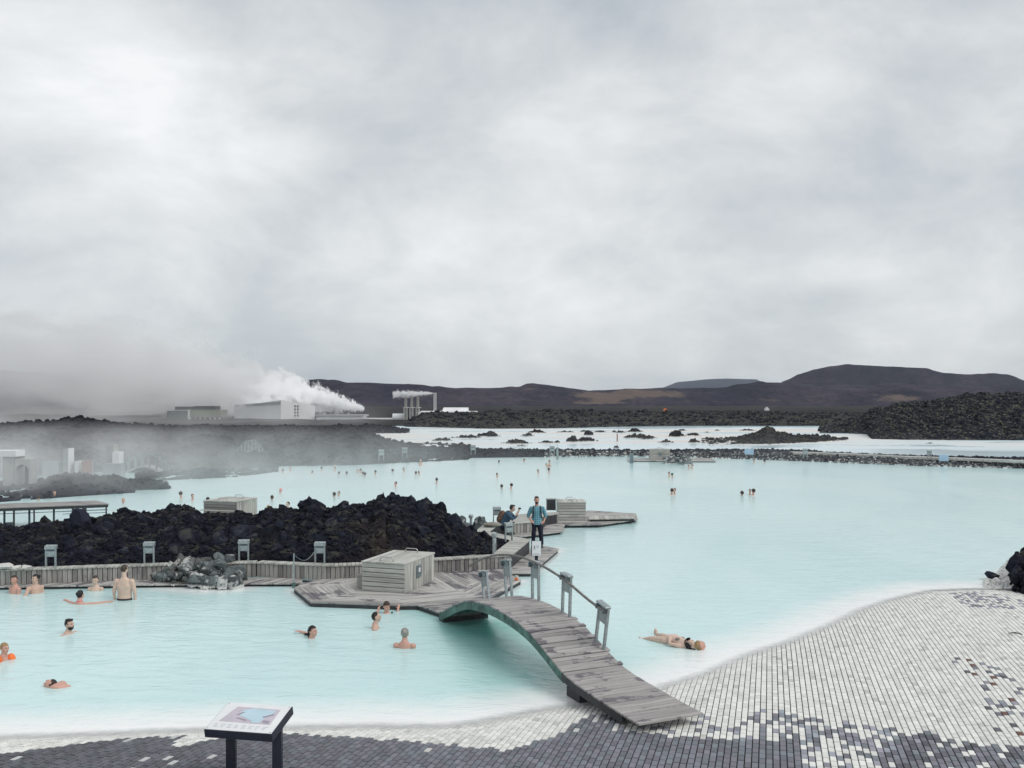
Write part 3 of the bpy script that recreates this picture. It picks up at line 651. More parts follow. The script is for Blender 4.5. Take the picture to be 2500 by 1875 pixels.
def islet(cx, cyb, wpx, hpx, k, label, grp):
    c = P(cx, cyb-1, 0.0); d = c.y; wd = wpx*d/FPX; ht = hpx*d/FPX; rng = np.random.default_rng(900+k); n = int(26+wd*3.0)
    t = rng.random(n)*2-1; h = (1-np.abs(t)**1.5)*ht*(0.35+0.65*rng.random(n)); 
    pts = np.stack([t*wd/2, rng.normal(size=n)*wd*0.13, np.zeros(n)], -1); sz = np.maximum(0.12, 0.5*h+0.10)*(0.7+0.5*rng.random(n))
    pts = np.concatenate([pts, [(rng.uniform(-.15, .15)*wd, 0, ht*0.40)]]); sz = np.concatenate([sz, [ht*0.62]])
    pts[:-1, 2] = np.maximum(0, h*0.7-sz[:-1]*0.4)
    th = np.linspace(0, 2*math.pi, 25)[:-1]; rr_ = [1.0, 0.75, 0.4]
    vs = [(wd/2*r*math.cos(a)*(0.9+0.25*fbm(math.cos(a)*2+k, math.sin(a)*2, r)), wd*0.2*r*math.sin(a), ht*0.55*(1-r)**0.7*(0.8+0.8*float(fbm(math.cos(a)*3+k, math.sin(a)*3, r*4)))-0.05*(r == 1)) for r in rr_ for a in th]+[(0, 0, ht*0.6)]
    fs = [(i*24+j, i*24+(j+1) % 24, i*24+24+(j+1) % 24, i*24+24+j) for i in range(2) for j in range(24)]+[(48+j, 48+(j+1) % 24, 72) for j in range(24)]
    o = link('lava_islet', mesh('lava_islet', vs, fs, M['lava_islet']), None, (c.x, c.y, 0.02)); tag(o, label, 'islet', grp)
    tag(link('lava_rubble', rubble('lava_rubble', pts, sz, M['lava_islet'], rng), o), kind='stuff'); return o
for k, (a, b, wpx, hpx) in enumerate(ISL):
    islet(a, b, wpx, hpx, k, ISLAB.get(k, 'small ragged black lava islet among others on the white flats'), 'lava islets on the white flats')
BIG = [(1716,1084),(1745,1079),(1770,1075),(1800,1070),(1838,1058),(1862,1048),(1872,1045),(1888,1045),(1896,1056),(1930,1061),(1980,1064),(2020,1068),(2064,1074)]
bi, V_, rw = ridge('lava_islet', BIG, [(1716,1086),(1850,1087),(1950,1084),(2064,1076)], lambda u: 132+0*u, 6, 0.0, M['lava_islet'], 200, 18, 0.35, 0.5, seed=61)
tag(bi, 'biggest black lava islet with a square knob on top', 'islet', 'lava islets on the white flats'); field_rubble(bi, V_, rw, 900, 0.12, 0.55, M['lava_islet'], 63, 0, 1.3)
# misty lava on the left bank of the lagoon
for nm, top, foot, cd, lab, sd in (
    ('lava_bank', [(-300,1180),(-100,1172),(20,1184),(70,1178),(120,1168),(160,1157),(215,1157),(240,1163),(290,1163),(310,1172),(330,1182)], [(-300,1250),(0,1226),(200,1211),(330,1203)], lambda u: 60+0*u, 'low lava bank lying in the mist at the left edge of the lagoon', 71),
    ('lava_spit', [(300,1186),(318,1177),(350,1174),(372,1176),(395,1178),(413,1190)], [(300,1198),(413,1194)], lambda u: 57.5+0*u, 'dark low lava spit poking into the lagoon through the mist', 73),
    ('lava_spit', [(450,1160),(475,1148),(500,1146),(530,1152),(548,1162)], [(450,1167),(548,1165)], lambda u: 68+0*u, 'small dark lava spit in the mist farther along the left bank', 75),
    ('lava_bank', [(330,1160),(400,1153),(470,1150),(560,1141),(620,1136),(680,1133)], [(330,1180),(420,1172),(560,1166),(680,1152)], lambda u: 78+0*u, 'pale misty lava bank under the far footbridge', 77)):
    o, V_, rw = ridge(nm, top, foot, cd, 5, 0.0, M['lava_ridge'], 160, 14, 0.18, 1.2, seed=sd)
    tag(o, lab, kind='structure'); field_rubble(o, V_, rw, 420, 0.06, 0.3, M['lava_ridge'], sd, 0, 1.3)

# the near black lava mound behind the bench
TOPM = [(-260,1280),(0,1284),(51,1291),(79,1281),(155,1275),(182,1266),(198,1252),(215,1262),(246,1269),(283,1257),(302,1243),(318,1254),(333,1251),(373,1260),(393,1250),(424,1241),(463,1242),(492,1258),(582,1257),(625,1262),(653,1249),(693,1244),(728,1248),(740,1233),(758,1221),(772,1223),(792,1246),(823,1239),(845,1234),(896,1235),(908,1231),(933,1214),(941,1217),(946,1230),(961,1214),(987,1221),(1009,1218),(1018,1228),(1043,1226),(1050,1241),(1063,1235),(1086,1248),(1090,1269),(1111,1275),(1148,1296),(1204,1313),(1238,1322)]
FOOTM = [(-260,1384),(0,1384),(418,1370),(625,1367),(795,1374),(1100,1358),(1198,1350),(1238,1326)]
mound, MV, MR = ridge('lava_mound', TOPM, FOOTM, lambda u: np.interp(u, [-260, 0, 500, 1000, 1150, 1238], [31.5, 31.5, 32, 32.0, 31.5, 31.3]), np.interp(np.linspace(-260, 1238, 640), [-260, 900, 1238], [3.0, 3.0, .6])[None], 0.45, M['lava'], 640, 70, 0.17, 1.5, prof=0.62, seed=81)
tag(mound, 'jagged black lava mound behind the wooden bench', kind='structure')
rng = np.random.default_rng(83)
n = 300; n = 282; p = surf_pts(MV, MR, n-26, rng, 0.06, 1.05); s = 0.12+0.18*rng.random(n-26)**1.6; p[:, 2] -= s*0.15
kp = np.argsort(-s); s[:16] *= 1.75; rock_objs(mound, p[kp], s[kp], M['lava'], rng)
pk = [(198,1262,.20),(302,1252,.17),(393,1256,.2),(424,1248,.24),(455,1247,.2),(748,1238,.26),(760,1231,.24),(776,1235,.26),(700,1248,.16),(845,1240,.18),(925,1224,.20),(936,1219,.17),(938,1228,.2),(963,1224,.22),(985,1228,.18),(1005,1224,.2),(1042,1235,.26),(1040,1244,.26),(1062,1248,.26),(1075,1252,.27),(1085,1262,.2),(1010,1246,.3),(1118,1284,.2),(640,1254,.16),(720,1250,.15),(880,1241,.18)]
rock_objs(mound, [tuple(PD(x, y, 31.7)) for x, y, _ in pk], [q*1.05 for *_, q in pk], M['lava'], rng)
for x, y, w_, h in ((757,1231,.20,.27),(770,1236,.22,.22),(746,1240,.16,.2),(934,1224,.10,.28),(941,1232,.16,.2),(961,1222,.10,.26),(975,1226,.12,.2),(1004,1224,.15,.24),(1041,1235,.2,.28),(1065,1248,.24,.26),(302,1252,.09,.2),(198,1262,.12,.2),(393,1256,.12,.18),(424,1249,.18,.2),(845,1241,.12,.18),(908,1239,.10,.16),(1018,1234,.12,.2)):
    k_ = int(rng.integers(0, 10)); 
    if ('lava', k_) in ROCK_ME: q = PD(x, y, 31.5)-mound.location; link('lava_rock', ROCK_ME['lava', k_], mound, tuple(q), (rng.uniform(-.3, .3), rng.uniform(-.3, .3), rng.uniform(0, 6)), (w_, w_, h*1.25))
n = 9000; p = surf_pts(MV, MR, n, rng, 0.0, 1.12); s = 0.025+0.11*rng.random(n)**2.6; p[:, 2] -= s*0.1
tag(link('lava_rubble', rubble('lava_rubble', p, s, M['lava'], rng), mound), kind='stuff')

# ------------------------------------------------------------------ boards and planks
def clip_half(poly, nx, ny, c):              # keep nx*x+ny*y <= c
    out = []; n = len(poly)
    for i in range(n):
        a, b = poly[i], poly[(i+1) % n]; da, db = nx*a[0]+ny*a[1]-c, nx*b[0]+ny*b[1]-c
        if da <= 0: out.append(a)
        if (da < 0 < db) or (db < 0 < da):
            t = da/(da-db); out.append((a[0]+(b[0]-a[0])*t, a[1]+(b[1]-a[1])*t))
    return out
def area(p): return 0.5*sum(p[i][0]*p[(i+1) % len(p)][1]-p[(i+1) % len(p)][0]*p[i][1] for i in range(len(p)))
def planks(parent, poly, z, ang, width, mat, name='plank', th=0.035, gap=0.013, jit=0.005, rng=np.random.default_rng(5)):
    """split a flat outline into boards running along ang, each board an object; local X runs along the board"""
    ca, sa = math.cos(ang), math.sin(ang)
    q = [(p[0]*ca+p[1]*sa, -p[0]*sa+p[1]*ca) for p in poly]
    lo, hi = min(p[1] for p in q), max(p[1] for p in q); n = max(1, round((hi-lo)/width)); wd = (hi-lo)/n
    for i in range(n):
        a, b = lo+i*wd+gap/2, lo+(i+1)*wd-gap/2
        s = clip_half(clip_half(q, 0, -1, -a), 0, 1, b)
        if len(s) < 3 or abs(area(s)) < 0.002: continue
        if area(s) < 0: s = s[::-1]
        cx = sum(p[0] for p in s)/len(s); cyy = sum(p[1] for p in s)/len(s); m_ = len(s)
        vs = [(p[0]-cx, p[1]-cyy, 0) for p in s]+[(p[0]-cx, p[1]-cyy, -th) for p in s]
        fs = [tuple(range(m_)), tuple(range(2*m_-1, m_-1, -1))]+[(k, m_+k, m_+(k+1) % m_, (k+1) % m_) for k in range(m_)]
        w_ = Vector((cx*ca-cyy*sa, cx*sa+cyy*ca, z+jit*(rng.random()-0.5)))
        link(name, mesh(name, vs, fs, mat), parent, tuple(w_-parent.location), (0, 0, ang))
def prism(name, poly, z0, z1, mat, parent):
    if area(poly) < 0: poly = poly[::-1]
    n = len(poly); L = parent.location
    vs = [(p[0]-L.x, p[1]-L.y, z1-L.z) for p in poly]+[(p[0]-L.x, p[1]-L.y, z0-L.z) for p in poly]
    fs = [tuple(range(n)), tuple(range(2*n-1, n-1, -1))]+[(k, n+k, n+(k+1) % n, (k+1) % n) for k in range(n)]
    return link(name, mesh(name, vs, fs, mat), parent)
def shrink(poly, d):
    cx = sum(p[0] for p in poly)/len(poly); cyy = sum(p[1] for p in poly)/len(poly); out = []
    for p in poly:
        r = math.hypot(p[0]-cx, p[1]-cyy); f = max(0, (r-d)/r); out.append((cx+(p[0]-cx)*f, cyy+(p[1]-cyy)*f))
    return out
def pxpoly(pts, z): return [tuple(P(x, y, z)[:2]) for x, y in pts]
def pxang(a, b, z): a, b = P(*a, z), P(*b, z); return math.atan2(b.y-a.y, b.x-a.x)
def board_wall(parent, a, b, z0, z1, width, mat, name='board', th=0.03, rng=np.random.default_rng(9), lean=0.0):
    """upright boards from plan point a to b; local X runs up the board"""
    a, b = Vector((a[0], a[1], 0)), Vector((b[0], b[1], 0)); L = (b-a).length; n = max(1, round(L/width)); wd = L/n; d = (b-a)/L; ang = math.atan2(d.y, d.x)
    hgt = z1-z0; key = (name, round(hgt, 3), round(wd, 3), mat.name)
    if key not in WALLME:
        bm = bmesh.new(); box_bm(bm, -hgt/2, hgt/2, -wd/2+0.008, wd/2-0.008, -th/2, th/2); WALLME[key] = bm_mesh(name, bm, mat, 0.004)
    for i in range(n):
        c = a+d*(i+0.5)*wd; nrm = Vector((d.y, -d.x, 0))
        Mx = Matrix(((0, d.x, nrm.x), (0, d.y, nrm.y), (1, 0, 0))).to_4x4()     # local X up, local Y along the wall, local Z outwards
        o = link(name, WALLME[key], parent); Mx.translation = Vector((c.x, c.y, (z0+z1)/2))+nrm*(0.006*(rng.random()-0.5))-parent.location; o.matrix_local = Mx



# ------------------------------------------------------------------ decks
deck = empty('wooden_deck', (P(960, 1455, 0).x, P(960, 1455, 0).y, 0))
tag(deck, 'broad herringbone plank deck around the large slatted chest at the footbridge head', 'deck')
Lp, F1, F2, F3, F4, F5, Rt, Un = (717,1435.6), (758,1469.6), (973,1477), (1019,1476.4), (1085,1499), (1200,1457), (1272,1416), (1228,1389)
S1 = [Lp, F1, (869,1446), (853,1428)]; S0 = [Lp, (853,1428), (890,1410), (880,1405), (794,1408.5), (738,1424)]
S2 = [F1, F2, (982,1450), (869,1446)]; S3 = [F2, F3, F4, F5, (1107,1440), (1050,1432), (982,1450)]
S4 = [(1107,1440), F5, Rt, (1160,1419.5)]; S5 = [(1160,1419.5), Rt, Un, (1180,1391), (1074,1395)]; S6 = [(1050,1432), (1107,1440), (1160,1419.5), (1074,1395), (1040,1400)]
SC = [(853,1428), (869,1446), (982,1450), (1050,1432), (1040,1400), (880,1405), (890,1410)]
for pol, (a, b) in ((S1, (Lp, F1)), (S0, ((727,1431), (808,1410))), (S2, (F1, F2)), (S4, (F5, Rt)), (S5, ((1187,1387), (1236,1411))), (S6, ((1187,1387), (1236,1411))), (SC, (F1, F2))):
    planks(deck, pxpoly(pol, DZ), DZ, pxang(a, b, DZ), 0.135, M['wood'])
planks(deck, pxpoly(S3, DZ), DZ, R(23.7), 0.135, M['wood'])
outer = pxpoly([Lp, F1, F2, F3, F4, F5, Rt, Un, (1074,1394), (875,1405), (794,1408.5), (738,1424)], DZ)
prism('base', shrink(outer, 0.10), -0.35, DZ-0.045, M['wood_dark'], deck)
def edge_boards(parent, pts, z1, z0, mat, name='edge_board', th=0.03):
    for a, b in zip(pts[:-1], pts[1:]):
        a, b = Vector((*a, 0)), Vector((*b, 0)); L = (b-a).length; d = (b-a)/L; nrm = Vector((d.y, -d.x, 0))
        bm = bmesh.new(); box_bm(bm, -L/2+0.004, L/2-0.004, -th/2, th/2, z0, z1)
        link(name, bm_mesh(name, bm, mat), parent, tuple((a+b)/2-nrm*(th/2+0.012)-Vector((parent.location.x, parent.location.y, parent.location.z))), (0, 0, math.atan2(d.y, d.x)))
edge_boards(deck, pxpoly([Lp, F1, F2, F3, F4], DZ), DZ-0.036, -0.05, M['wood_dark']); edge_boards(deck, pxpoly([F5, Rt], DZ), DZ-0.036, -0.05, M['wood_dark'])
strip = empty('boardwalk', (P(300, 1430, 0).x, P(300, 1430, 0).y, 0)); tag(strip, 'narrow plank walkway at water level along the foot of the bench on the left', 'boardwalk')
ST = [(-330,1416), (738,1410), (738,1424), (625,1424), (418,1426), (-330,1437)]
planks(strip, pxpoly(ST, DZ-0.03), DZ-0.03, R(62), 0.15, M['wood']); prism('base', pxpoly([(-330,1417.5), (730,1411.5), (730,1422), (418,1424), (-330,1435)], DZ-0.03), -0.3, DZ-0.075, M['wood_dark'], strip)
tri = empty('wooden_deck', (P(1290, 1370, 0).x, P(1290, 1370, 0).y, 0)); tag(tri, 'three cornered plank deck under the man in the plaid shirt', 'deck')
TP = [(1236,1399), (1295,1398.6), (1365,1340), (1317,1330), (1296,1333), (1296.5,1347), (1275,1363), (1248.5,1385)]
planks(tri, pxpoly(TP, DZ-0.01), DZ-0.01, R(8), 0.14, M['wood']); prism('base', shrink(pxpoly(TP, DZ), 0.10), -0.3, DZ-0.055, M['wood_dark'], tri)
far = empty('wooden_deck', (P(1400, 1275, 0).x, P(1400, 1275, 0).y, 0)); tag(far, 'pointed plank deck reaching out into the lagoon beside the farther chest', 'deck')
D2a = [(1213,1307), (1268,1310), (1373,1297), (1379,1281.5), (1364,1268), (1316,1290), (1250,1297)]; D2b = [(1379,1281.5), (1462,1281), (1557,1268), (1553,1253.5), (1445,1246.5), (1360,1249), (1364,1268)]
for pol in (D2a, D2b): planks(far, pxpoly(pol, DZ), DZ, R(4), 0.14, M['wood']); prism('base', shrink(pxpoly(pol, DZ), 0.12), -0.3, DZ-0.045, M['wood_dark'], far)
stp = empty('bench_step', tuple(P(1495, 1264, DZ))); tag(stp, 'low row of short boards lying along the pointed far deck', 'step')
planks(stp, pxpoly([(1438,1267), (1551,1265), (1548,1258.5), (1440,1260)], DZ+0.12), DZ+0.12, R(88), 0.24, M['wood_pale'], 'board'); prism('base', shrink(pxpoly([(1438,1267), (1551,1265), (1548,1258.5), (1440,1260)], DZ+0.12), 0.06), DZ, DZ+0.08, M['wood_dark'], stp)

# ------------------------------------------------------------------ benches: upright boards under a cap of short planks
bench = empty('board_bench', (P(500, 1410, 0).x, P(500, 1410, 0).y, 0)); tag(bench, 'long low board bench running left from the large chest along the lava mound', 'bench')
FA = [(-330,1398), (0,1391.5), (418,1377.5), (625,1372.8), (795,1380.5), (900,1377)]
def bench_run(parent, fr, width, z0=DZ, z1=CZ, bw=0.135):
    q = [P(x, y, z1) for x, y in fr]
    for i, (a, b) in enumerate(zip(q[:-1], q[1:])):
        d = (b-a).normalized(); nrm = Vector((-d.y, d.x, 0)); ang = math.atan2(d.y, d.x)
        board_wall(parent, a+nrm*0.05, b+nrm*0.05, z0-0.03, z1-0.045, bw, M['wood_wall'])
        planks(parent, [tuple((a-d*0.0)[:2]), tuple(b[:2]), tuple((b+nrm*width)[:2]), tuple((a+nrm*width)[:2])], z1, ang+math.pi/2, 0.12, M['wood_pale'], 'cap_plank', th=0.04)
        bk_ = [tuple((a+nrm*0.085)[:2]), tuple((b+nrm*0.085)[:2]), tuple((b+nrm*(width-0.02))[:2]), tuple((a+nrm*(width-0.02))[:2])]
        prism('core', bk_, z0-0.04, z1-0.046, M['wood_dark'], parent)
bench_run(bench, FA, 0.36)
bench2 = empty('board_bench', (P(1160, 1380, 0).x, P(1160, 1380, 0).y, 0)); tag(bench2, 'board bench bending from behind the chest up past the man in plaid', 'bench')
bench_run(bench2, [(1060,1366), (1249,1355)], 0.36)
a, b = P(1249, 1355, CZ), P(1295.5, 1316.6, CZ); DG = [(1203,1351.5), (1249,1355), (1295.5,1316.6), (1246,1319)]
def cap_only(parent, poly, z, ang, walls=(), w=0.13, core=True):
    q = pxpoly(poly, z); planks(parent, q, z, ang, w, M['wood_pale'], 'cap_plank', th=0.04)
    for (p0, p1) in walls:
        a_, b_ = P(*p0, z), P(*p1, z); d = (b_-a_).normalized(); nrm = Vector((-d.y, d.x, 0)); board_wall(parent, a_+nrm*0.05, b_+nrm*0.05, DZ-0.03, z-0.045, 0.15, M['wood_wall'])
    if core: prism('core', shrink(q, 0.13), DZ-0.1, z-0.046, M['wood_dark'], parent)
def perp(p0, p1, z): return pxang(p0, p1, z)+math.pi/2
cap_only(bench2, DG, CZ+0.002, pxang((1203,1351.5), (1249,1355), CZ)+R(6), [((1249,1355), (1295.5,1316.6))])
cap_only(bench2, [(1157,1300), (1246,1318.5), (1295,1316.2), (1244,1308), (1194,1297.6)], CZ, perp((1157,1300), (1246,1318.5), CZ), [])
cap_only(bench2, [(1157,1299.6), (1193.6,1297.2), (1211,1285), (1181,1280)], CZ-0.004, pxang((1157,1299.6), (1193.6,1297.2), CZ), [])
bench3 = empty('board_bench', (P(1290, 1285, 0).x, P(1290, 1285, 0).y, 0)); tag(bench3, 'farther zigzag board bench with a broad plank top beside the crouching photographer', 'bench')
cap_only(bench3, [(1197,1283), (1256,1277), (1318,1272.5), (1316,1252), (1268,1255)], 0.55, pxang((1256,1277), (1318,1272.5), 0.55), [((1236,1279), (1256,1277)), ((1256,1277), (1318,1272.5))], 0.16)
cap_only(bench3, [(1318.4,1272.3), (1328.2,1258), (1364.5,1253.6), (1364,1250), (1316.6,1251.8)], 0.548, pxang((1328,1258), (1364,1253.6), 0.55)+math.pi/2, [((1318.4,1272.3), (1328.2,1258)), ((1328.2,1258), (1364.5,1253.6))], 0.16)

# ------------------------------------------------------------------ slatted chests
def handle_mesh():
    bm = bmesh.new(); tube_bm(bm, [(-0.20,0,0), (-0.185,0,0.075), (-0.15,0,0.11), (0.15,0,0.11), (0.185,0,0.075), (0.20,0,0)], 0.014, 8); return bm_mesh('handle', bm, M['steel'], 0, True)
HME = handle_mesh()
def chest(loc, yaw, Wd, Dp, Ht, label, nf=6, ns=11, lean=0.0, mat=None, dark_front=False):
    r = empty('storage_chest', loc, yaw); tag(r, label, 'storage chest'); mt = mat or M['wood_pale']
    link('core', boxmesh('core', 0.03, Wd-0.03, 0.03, Dp-0.03, 0.0, Ht-0.05, M['wood_dark']), r)
    bh = (Ht-0.04)/nf
    fme = boxmesh('board', -Wd/2, Wd/2, -0.016, 0.016, -bh/2+0.009, bh/2-0.009, M['wood_wall'] if dark_front else mt, 0.004)
    for i in range(nf): link('board', fme, r, (Wd/2, 0.012+0.004*random.random(), bh*(i+0.5)))
    for i in range(nf): link('board', fme, r, (Wd/2, Dp-0.012, bh*(i+0.5)))
    bw = (Dp-0.06)/ns
    sme = boxmesh('board', -(Ht-0.04)/2, (Ht-0.04)/2, -bw/2+0.009, bw/2-0.009, -0.016, 0.016, mt, 0.004)
    for sx in (Wd-0.010, 0.010):
        for i in range(ns):
            o = link('board', sme, r); Mx = Matrix(((0, 0, 1), (0, 1, 0), (-1, 0, 0))).to_4x4(); Mx.translation = (sx+0.003*random.random(), 0.03+bw*(i+0.5), (Ht-0.04)/2); o.matrix_local = Mx
    lid = empty('lid', (0, 0, 0)); lid.parent = r
    nl = 9; lw = (Wd+0.04)/nl
    lme = boxmesh('board', -(Dp+0.05)/2, (Dp+0.05)/2, -lw/2+0.002, lw/2-0.002, -0.02, 0.02, mt, 0.003)
    for i in range(nl): link('board', lme, lid, (-0.02+lw*(i+0.5), Dp/2, Ht-0.02), (0, 0, R(90)))
    for y in (0.16, Dp-0.22): link('handle', HME, lid, (Wd*0.52, y, Ht+0.001))
    return r
ch_yaw = R(-19); cr = P(987.6, 1448.9, DZ); Wc = 1.27
cl_ = Vector((cr.x-Wc*math.cos(ch_yaw), cr.y-Wc*math.sin(ch_yaw), DZ))
c1 = chest(tuple(cl_), ch_yaw, Wc, 1.95, 0.80, 'large grey slatted wooden chest with two steel handles on the herringbone deck')
hp = link('hatch_plate', boxmesh('hatch_plate', 0, 0.022, -0.13, 0.13, -0.17, 0.17, M['galv_dark'], 0.006), c1, (Wc+0.012, 0.86, 0.45))
link('label', boxmesh('label', 0, 0.006, -0.05, 0.05, -0.06, 0.06, M['board_white']), hp, (0.022, 0.02, 0.04)); bm = bmesh.new(); tube_bm(bm, [(0.02,-0.07,0.16), (0.05,-0.07,0.16), (0.05,0.03,0.16), (0.02,0.03,0.16)], 0.008, 6); link('latch', bm_mesh('latch', bm, M['steel']), hp)
sb = P(855, 1437, DZ); q = link('side_box', boxmesh('side_box', -0.28, 0.0, 0.25, 1.0, 0, 0.36, M['wood_wall'], 0.01), c1, (-0.014, 0, 0.0))
c2w = P(1364, 1270, DZ); chest(tuple(c2w), R(1.5), 1.18, 1.3, 0.78, 'slatted wooden chest on the pointed far deck behind the man in plaid', 6, 8)
ub = empty('board_screen', tuple(P(1333.5, 1247, 0.5))); tag(ub, 'small dark upright boxed screen standing left of the farther chest', 'screen')
link('panel', boxmesh('panel', 0.03, 0.40, 0.0, 0.06, 0.02, 0.50, M['wood_dark'], 0.005), ub)
for x in (0.0, 0.40): link('post', boxmesh('post', x, x+0.03, -0.01, 0.07, 0, 0.52, M['galv'], 0.004), ub)
link('top_rail', boxmesh('top_rail', -0.01, 0.44, -0.02, 0.08, 0.521, 0.55, M['wood_pale'], 0.004), ub)
c3w = P(583.5, 1275, 0.0); c3w = PD(497, 1268, 39.0); c3 = chest((c3w.x, c3w.y, c3w.z), R(-14), 1.55, 1.7, 0.80, 'slatted chest half hidden behind the black lava mound', 6, 9, dark_front=True)
link('shelf_rail', boxmesh('shelf_rail', -0.12, 1.45, -0.09, -0.03, 0.38, 0.42, M['wood_pale'], 0.004), c3)
prism('deck_base', [(c3w.x-.9, c3w.y-.6), (c3w.x+2.4, c3w.y-.9), (c3w.x+2.8, c3w.y+2.2), (c3w.x-.4, c3w.y+2.4)], -0.3, c3w.z-0.01, M['wood_dark'], c3) if False else None
d3 = empty('wooden_deck', (c3w.x, c3w.y, 0)); tag(d3, 'plank deck under the chest half hidden behind the lava mound', 'deck')
d3p = [(c3w.x-.5, c3w.y-.7), (c3w.x+2.3, c3w.y-1.2), (c3w.x+2.7, c3w.y+2.0), (c3w.x-.1, c3w.y+2.2)]
planks(d3, d3p, c3w.z-0.002, R(-14), 0.16, M['wood']); prism('base', shrink(d3p, .1), -0.3, c3w.z-0.045, M['wood_dark'], d3)

# ------------------------------------------------------------------ bollard lights
def bollard():
    r = empty('bollard_light', (0, 0, 0))
    lme = boxmesh('leg', -0.02, 0.02, -0.03, 0.03, 0, 0.58, M['galv'], 0.005)
    for x in (-0.135, 0.135): link('leg', lme, r, (x, 0, 0))
    bm = bmesh.new(); vs = [bm.verts.new(p) for p in ((-.16,-.07,.505), (.16,-.07,.505), (.16,.07,.505), (-.16,.07,.505), (-.16,-.05,.60), (.16,-.05,.60), (.16,.07,.625), (-.16,.07,.625))]
    for f in ((0,3,2,1), (4,5,6,7), (0,1,5,4), (1,2,6,5), (2,3,7,6), (3,0,4,7)): bm.faces.new([vs[i] for i in f])
    link('hood', bm_mesh('hood', bm, M['galv'], 0.006), r)
    link('diffuser', boxmesh('diffuser', -0.112, 0.112, -0.02, 0.03, 0.455, 0.504, M['galv_dark'], 0.003), r)
    link('face_panel', boxmesh('face_panel', -0.112, 0.112, -0.035, 0.0, 0.29, 0.453, M['galv'], 0.004), r)
    return r
def copy_tree(o, parent=None):
    c = o.copy(); COL.objects.link(c); c.parent = parent
    for ch in list(o.children): copy_tree(ch, c)
    return c
BOL = [(124,1384,.55,0,'bollard light farthest left behind the long bench'),(364,1375,.55,0,'second bollard light from the left behind the long bench, left of the pale rock pile'),(595,1369,.55,0,'third bollard light behind the long bench, right of the pale rock pile'),(781,1375,.55,-4,'bollard light left of the large chest with a thin chain to a pole'),
       (1207,1349,.58,80,'bollard light seen edge on at the bend of the bench'),(1242,1321,.60,35,'bollard light right in front of the crouching photographer'),(1150,1298,.55,85,'bollard light seen edge on between two pale rocks at the end of the lava mound'),(1213,1276,.52,10,'bollard light behind the back of the crouching photographer')]
b0 = bollard()
for i, (px, py, z, ry, lab) in enumerate(BOL):
    o = b0 if i == 0 else copy_tree(b0); o.location = P(px, py, z); o.rotation_euler = (0, 0, R(ry)); tag(o, lab, 'bollard light', 'bollard lights along the benches')
pole = empty('thin_pole', tuple(P(717.5, 1436, 0.0))); tag(pole, 'thin grey pole standing at the left tip of the deck', 'pole')
link('post', boxmesh('post', -0.016, 0.016, -0.016, 0.016, -0.3, 0.98, M['galv'], 0.004), pole); link('clamp', boxmesh('clamp', -0.04, 0.04, -0.04, 0.04, 0.02, 0.16, M['green_timber'], 0.008), pole)
a, b = P(717.5, 1436, 0)+Vector((0, 0, .95)), P(781, 1375, .55)+Vector((-0.1, 0, .42)); bm = bmesh.new(); tube_bm(bm, [a.lerp(b, t)-Vector((0, 0, 0.25*math.sin(t*math.pi))) for t in np.linspace(0, 1, 12)], 0.010, 5)
tag(link('chain', bm_mesh('chain', bm, M['galv_dark'])), 'thin chain sagging from the pole to the bollard light', 'chain')

# ------------------------------------------------------------------ footbridge
BA = R(24.8); bu = Vector((-math.sin(BA), math.cos(BA), 0)); bn = Vector((math.cos(BA), math.sin(BA), 0)); bO = P(1560, 1768, .30); bO.z = 0
br = empty('footbridge', tuple(bO)); br.rotation_euler = (0, 0, 0); tag(br, 'arched wooden footbridge with one handrail from the paving to the deck', 'footbridge')
PT = [0, 1.17, 2.2, 2.62, 3.1, 3.5, 3.9, 4.35, 4.9, 5.55, 6.1, 6.6, 7.1, 7.7, 8.2, 8.75, 9.6]
PZ = [.30, .325, .385, .46, .63, .755, .855, .92, .965, .975, .95, .90, .82, .63, .43, .205, .17]
from_t = lambda t: float(np.interp(t, PT, PZ))
tt = np.linspace(0, 9.6, 481); zz = np.interp(tt, PT, PZ); ker = np.ones(21)/21; zp = np.convolve(np.pad(zz, 10, mode='edge'), ker, 'valid')
zf = lambda t: float(np.interp(t, tt, zp)); sl_ = lambda t: (zf(t+0.05)-zf(t-0.05))/0.1
BW = 1.20
pitch = 0.118
t = 0.0; k = 0; seams = (2.55, 2.95, 3.42, 3.86, 4.28)
pme_b = None
while t < 8.80:
    tc = t+pitch/2; s_ = math.atan(sl_(tc)); stp_ = pitch*math.cos(s_)
    bm = bmesh.new(); over = 0.0 if abs(tc-min(seams, key=lambda q: abs(q-tc))) > stp_*0.55 else 0.045
    box_bm(bm, -BW/2-over*0.3, BW/2+over, -pitch/2+0.006, pitch/2-0.006, -0.032, 0.0)
    o = link('plank', bm_mesh('plank', bm, M['wood_bridge'], 0.003), br)
    ex_ = bn; ey_ = Vector((bu.x*math.cos(s_), bu.y*math.cos(s_), math.sin(s_))); ez_ = ex_.cross(ey_)
    Mx = Matrix((ex_, ey_, ez_)).transposed().to_4x4(); Mx.translation = bn*(BW/2+random.uniform(-.006, .006))+bu*(t+stp_/2)+Vector((0, 0, zf(t+stp_/2)+(0.012 if over else random.uniform(-.002, .002)))); o.matrix_local = Mx
    t += stp_; k += 1
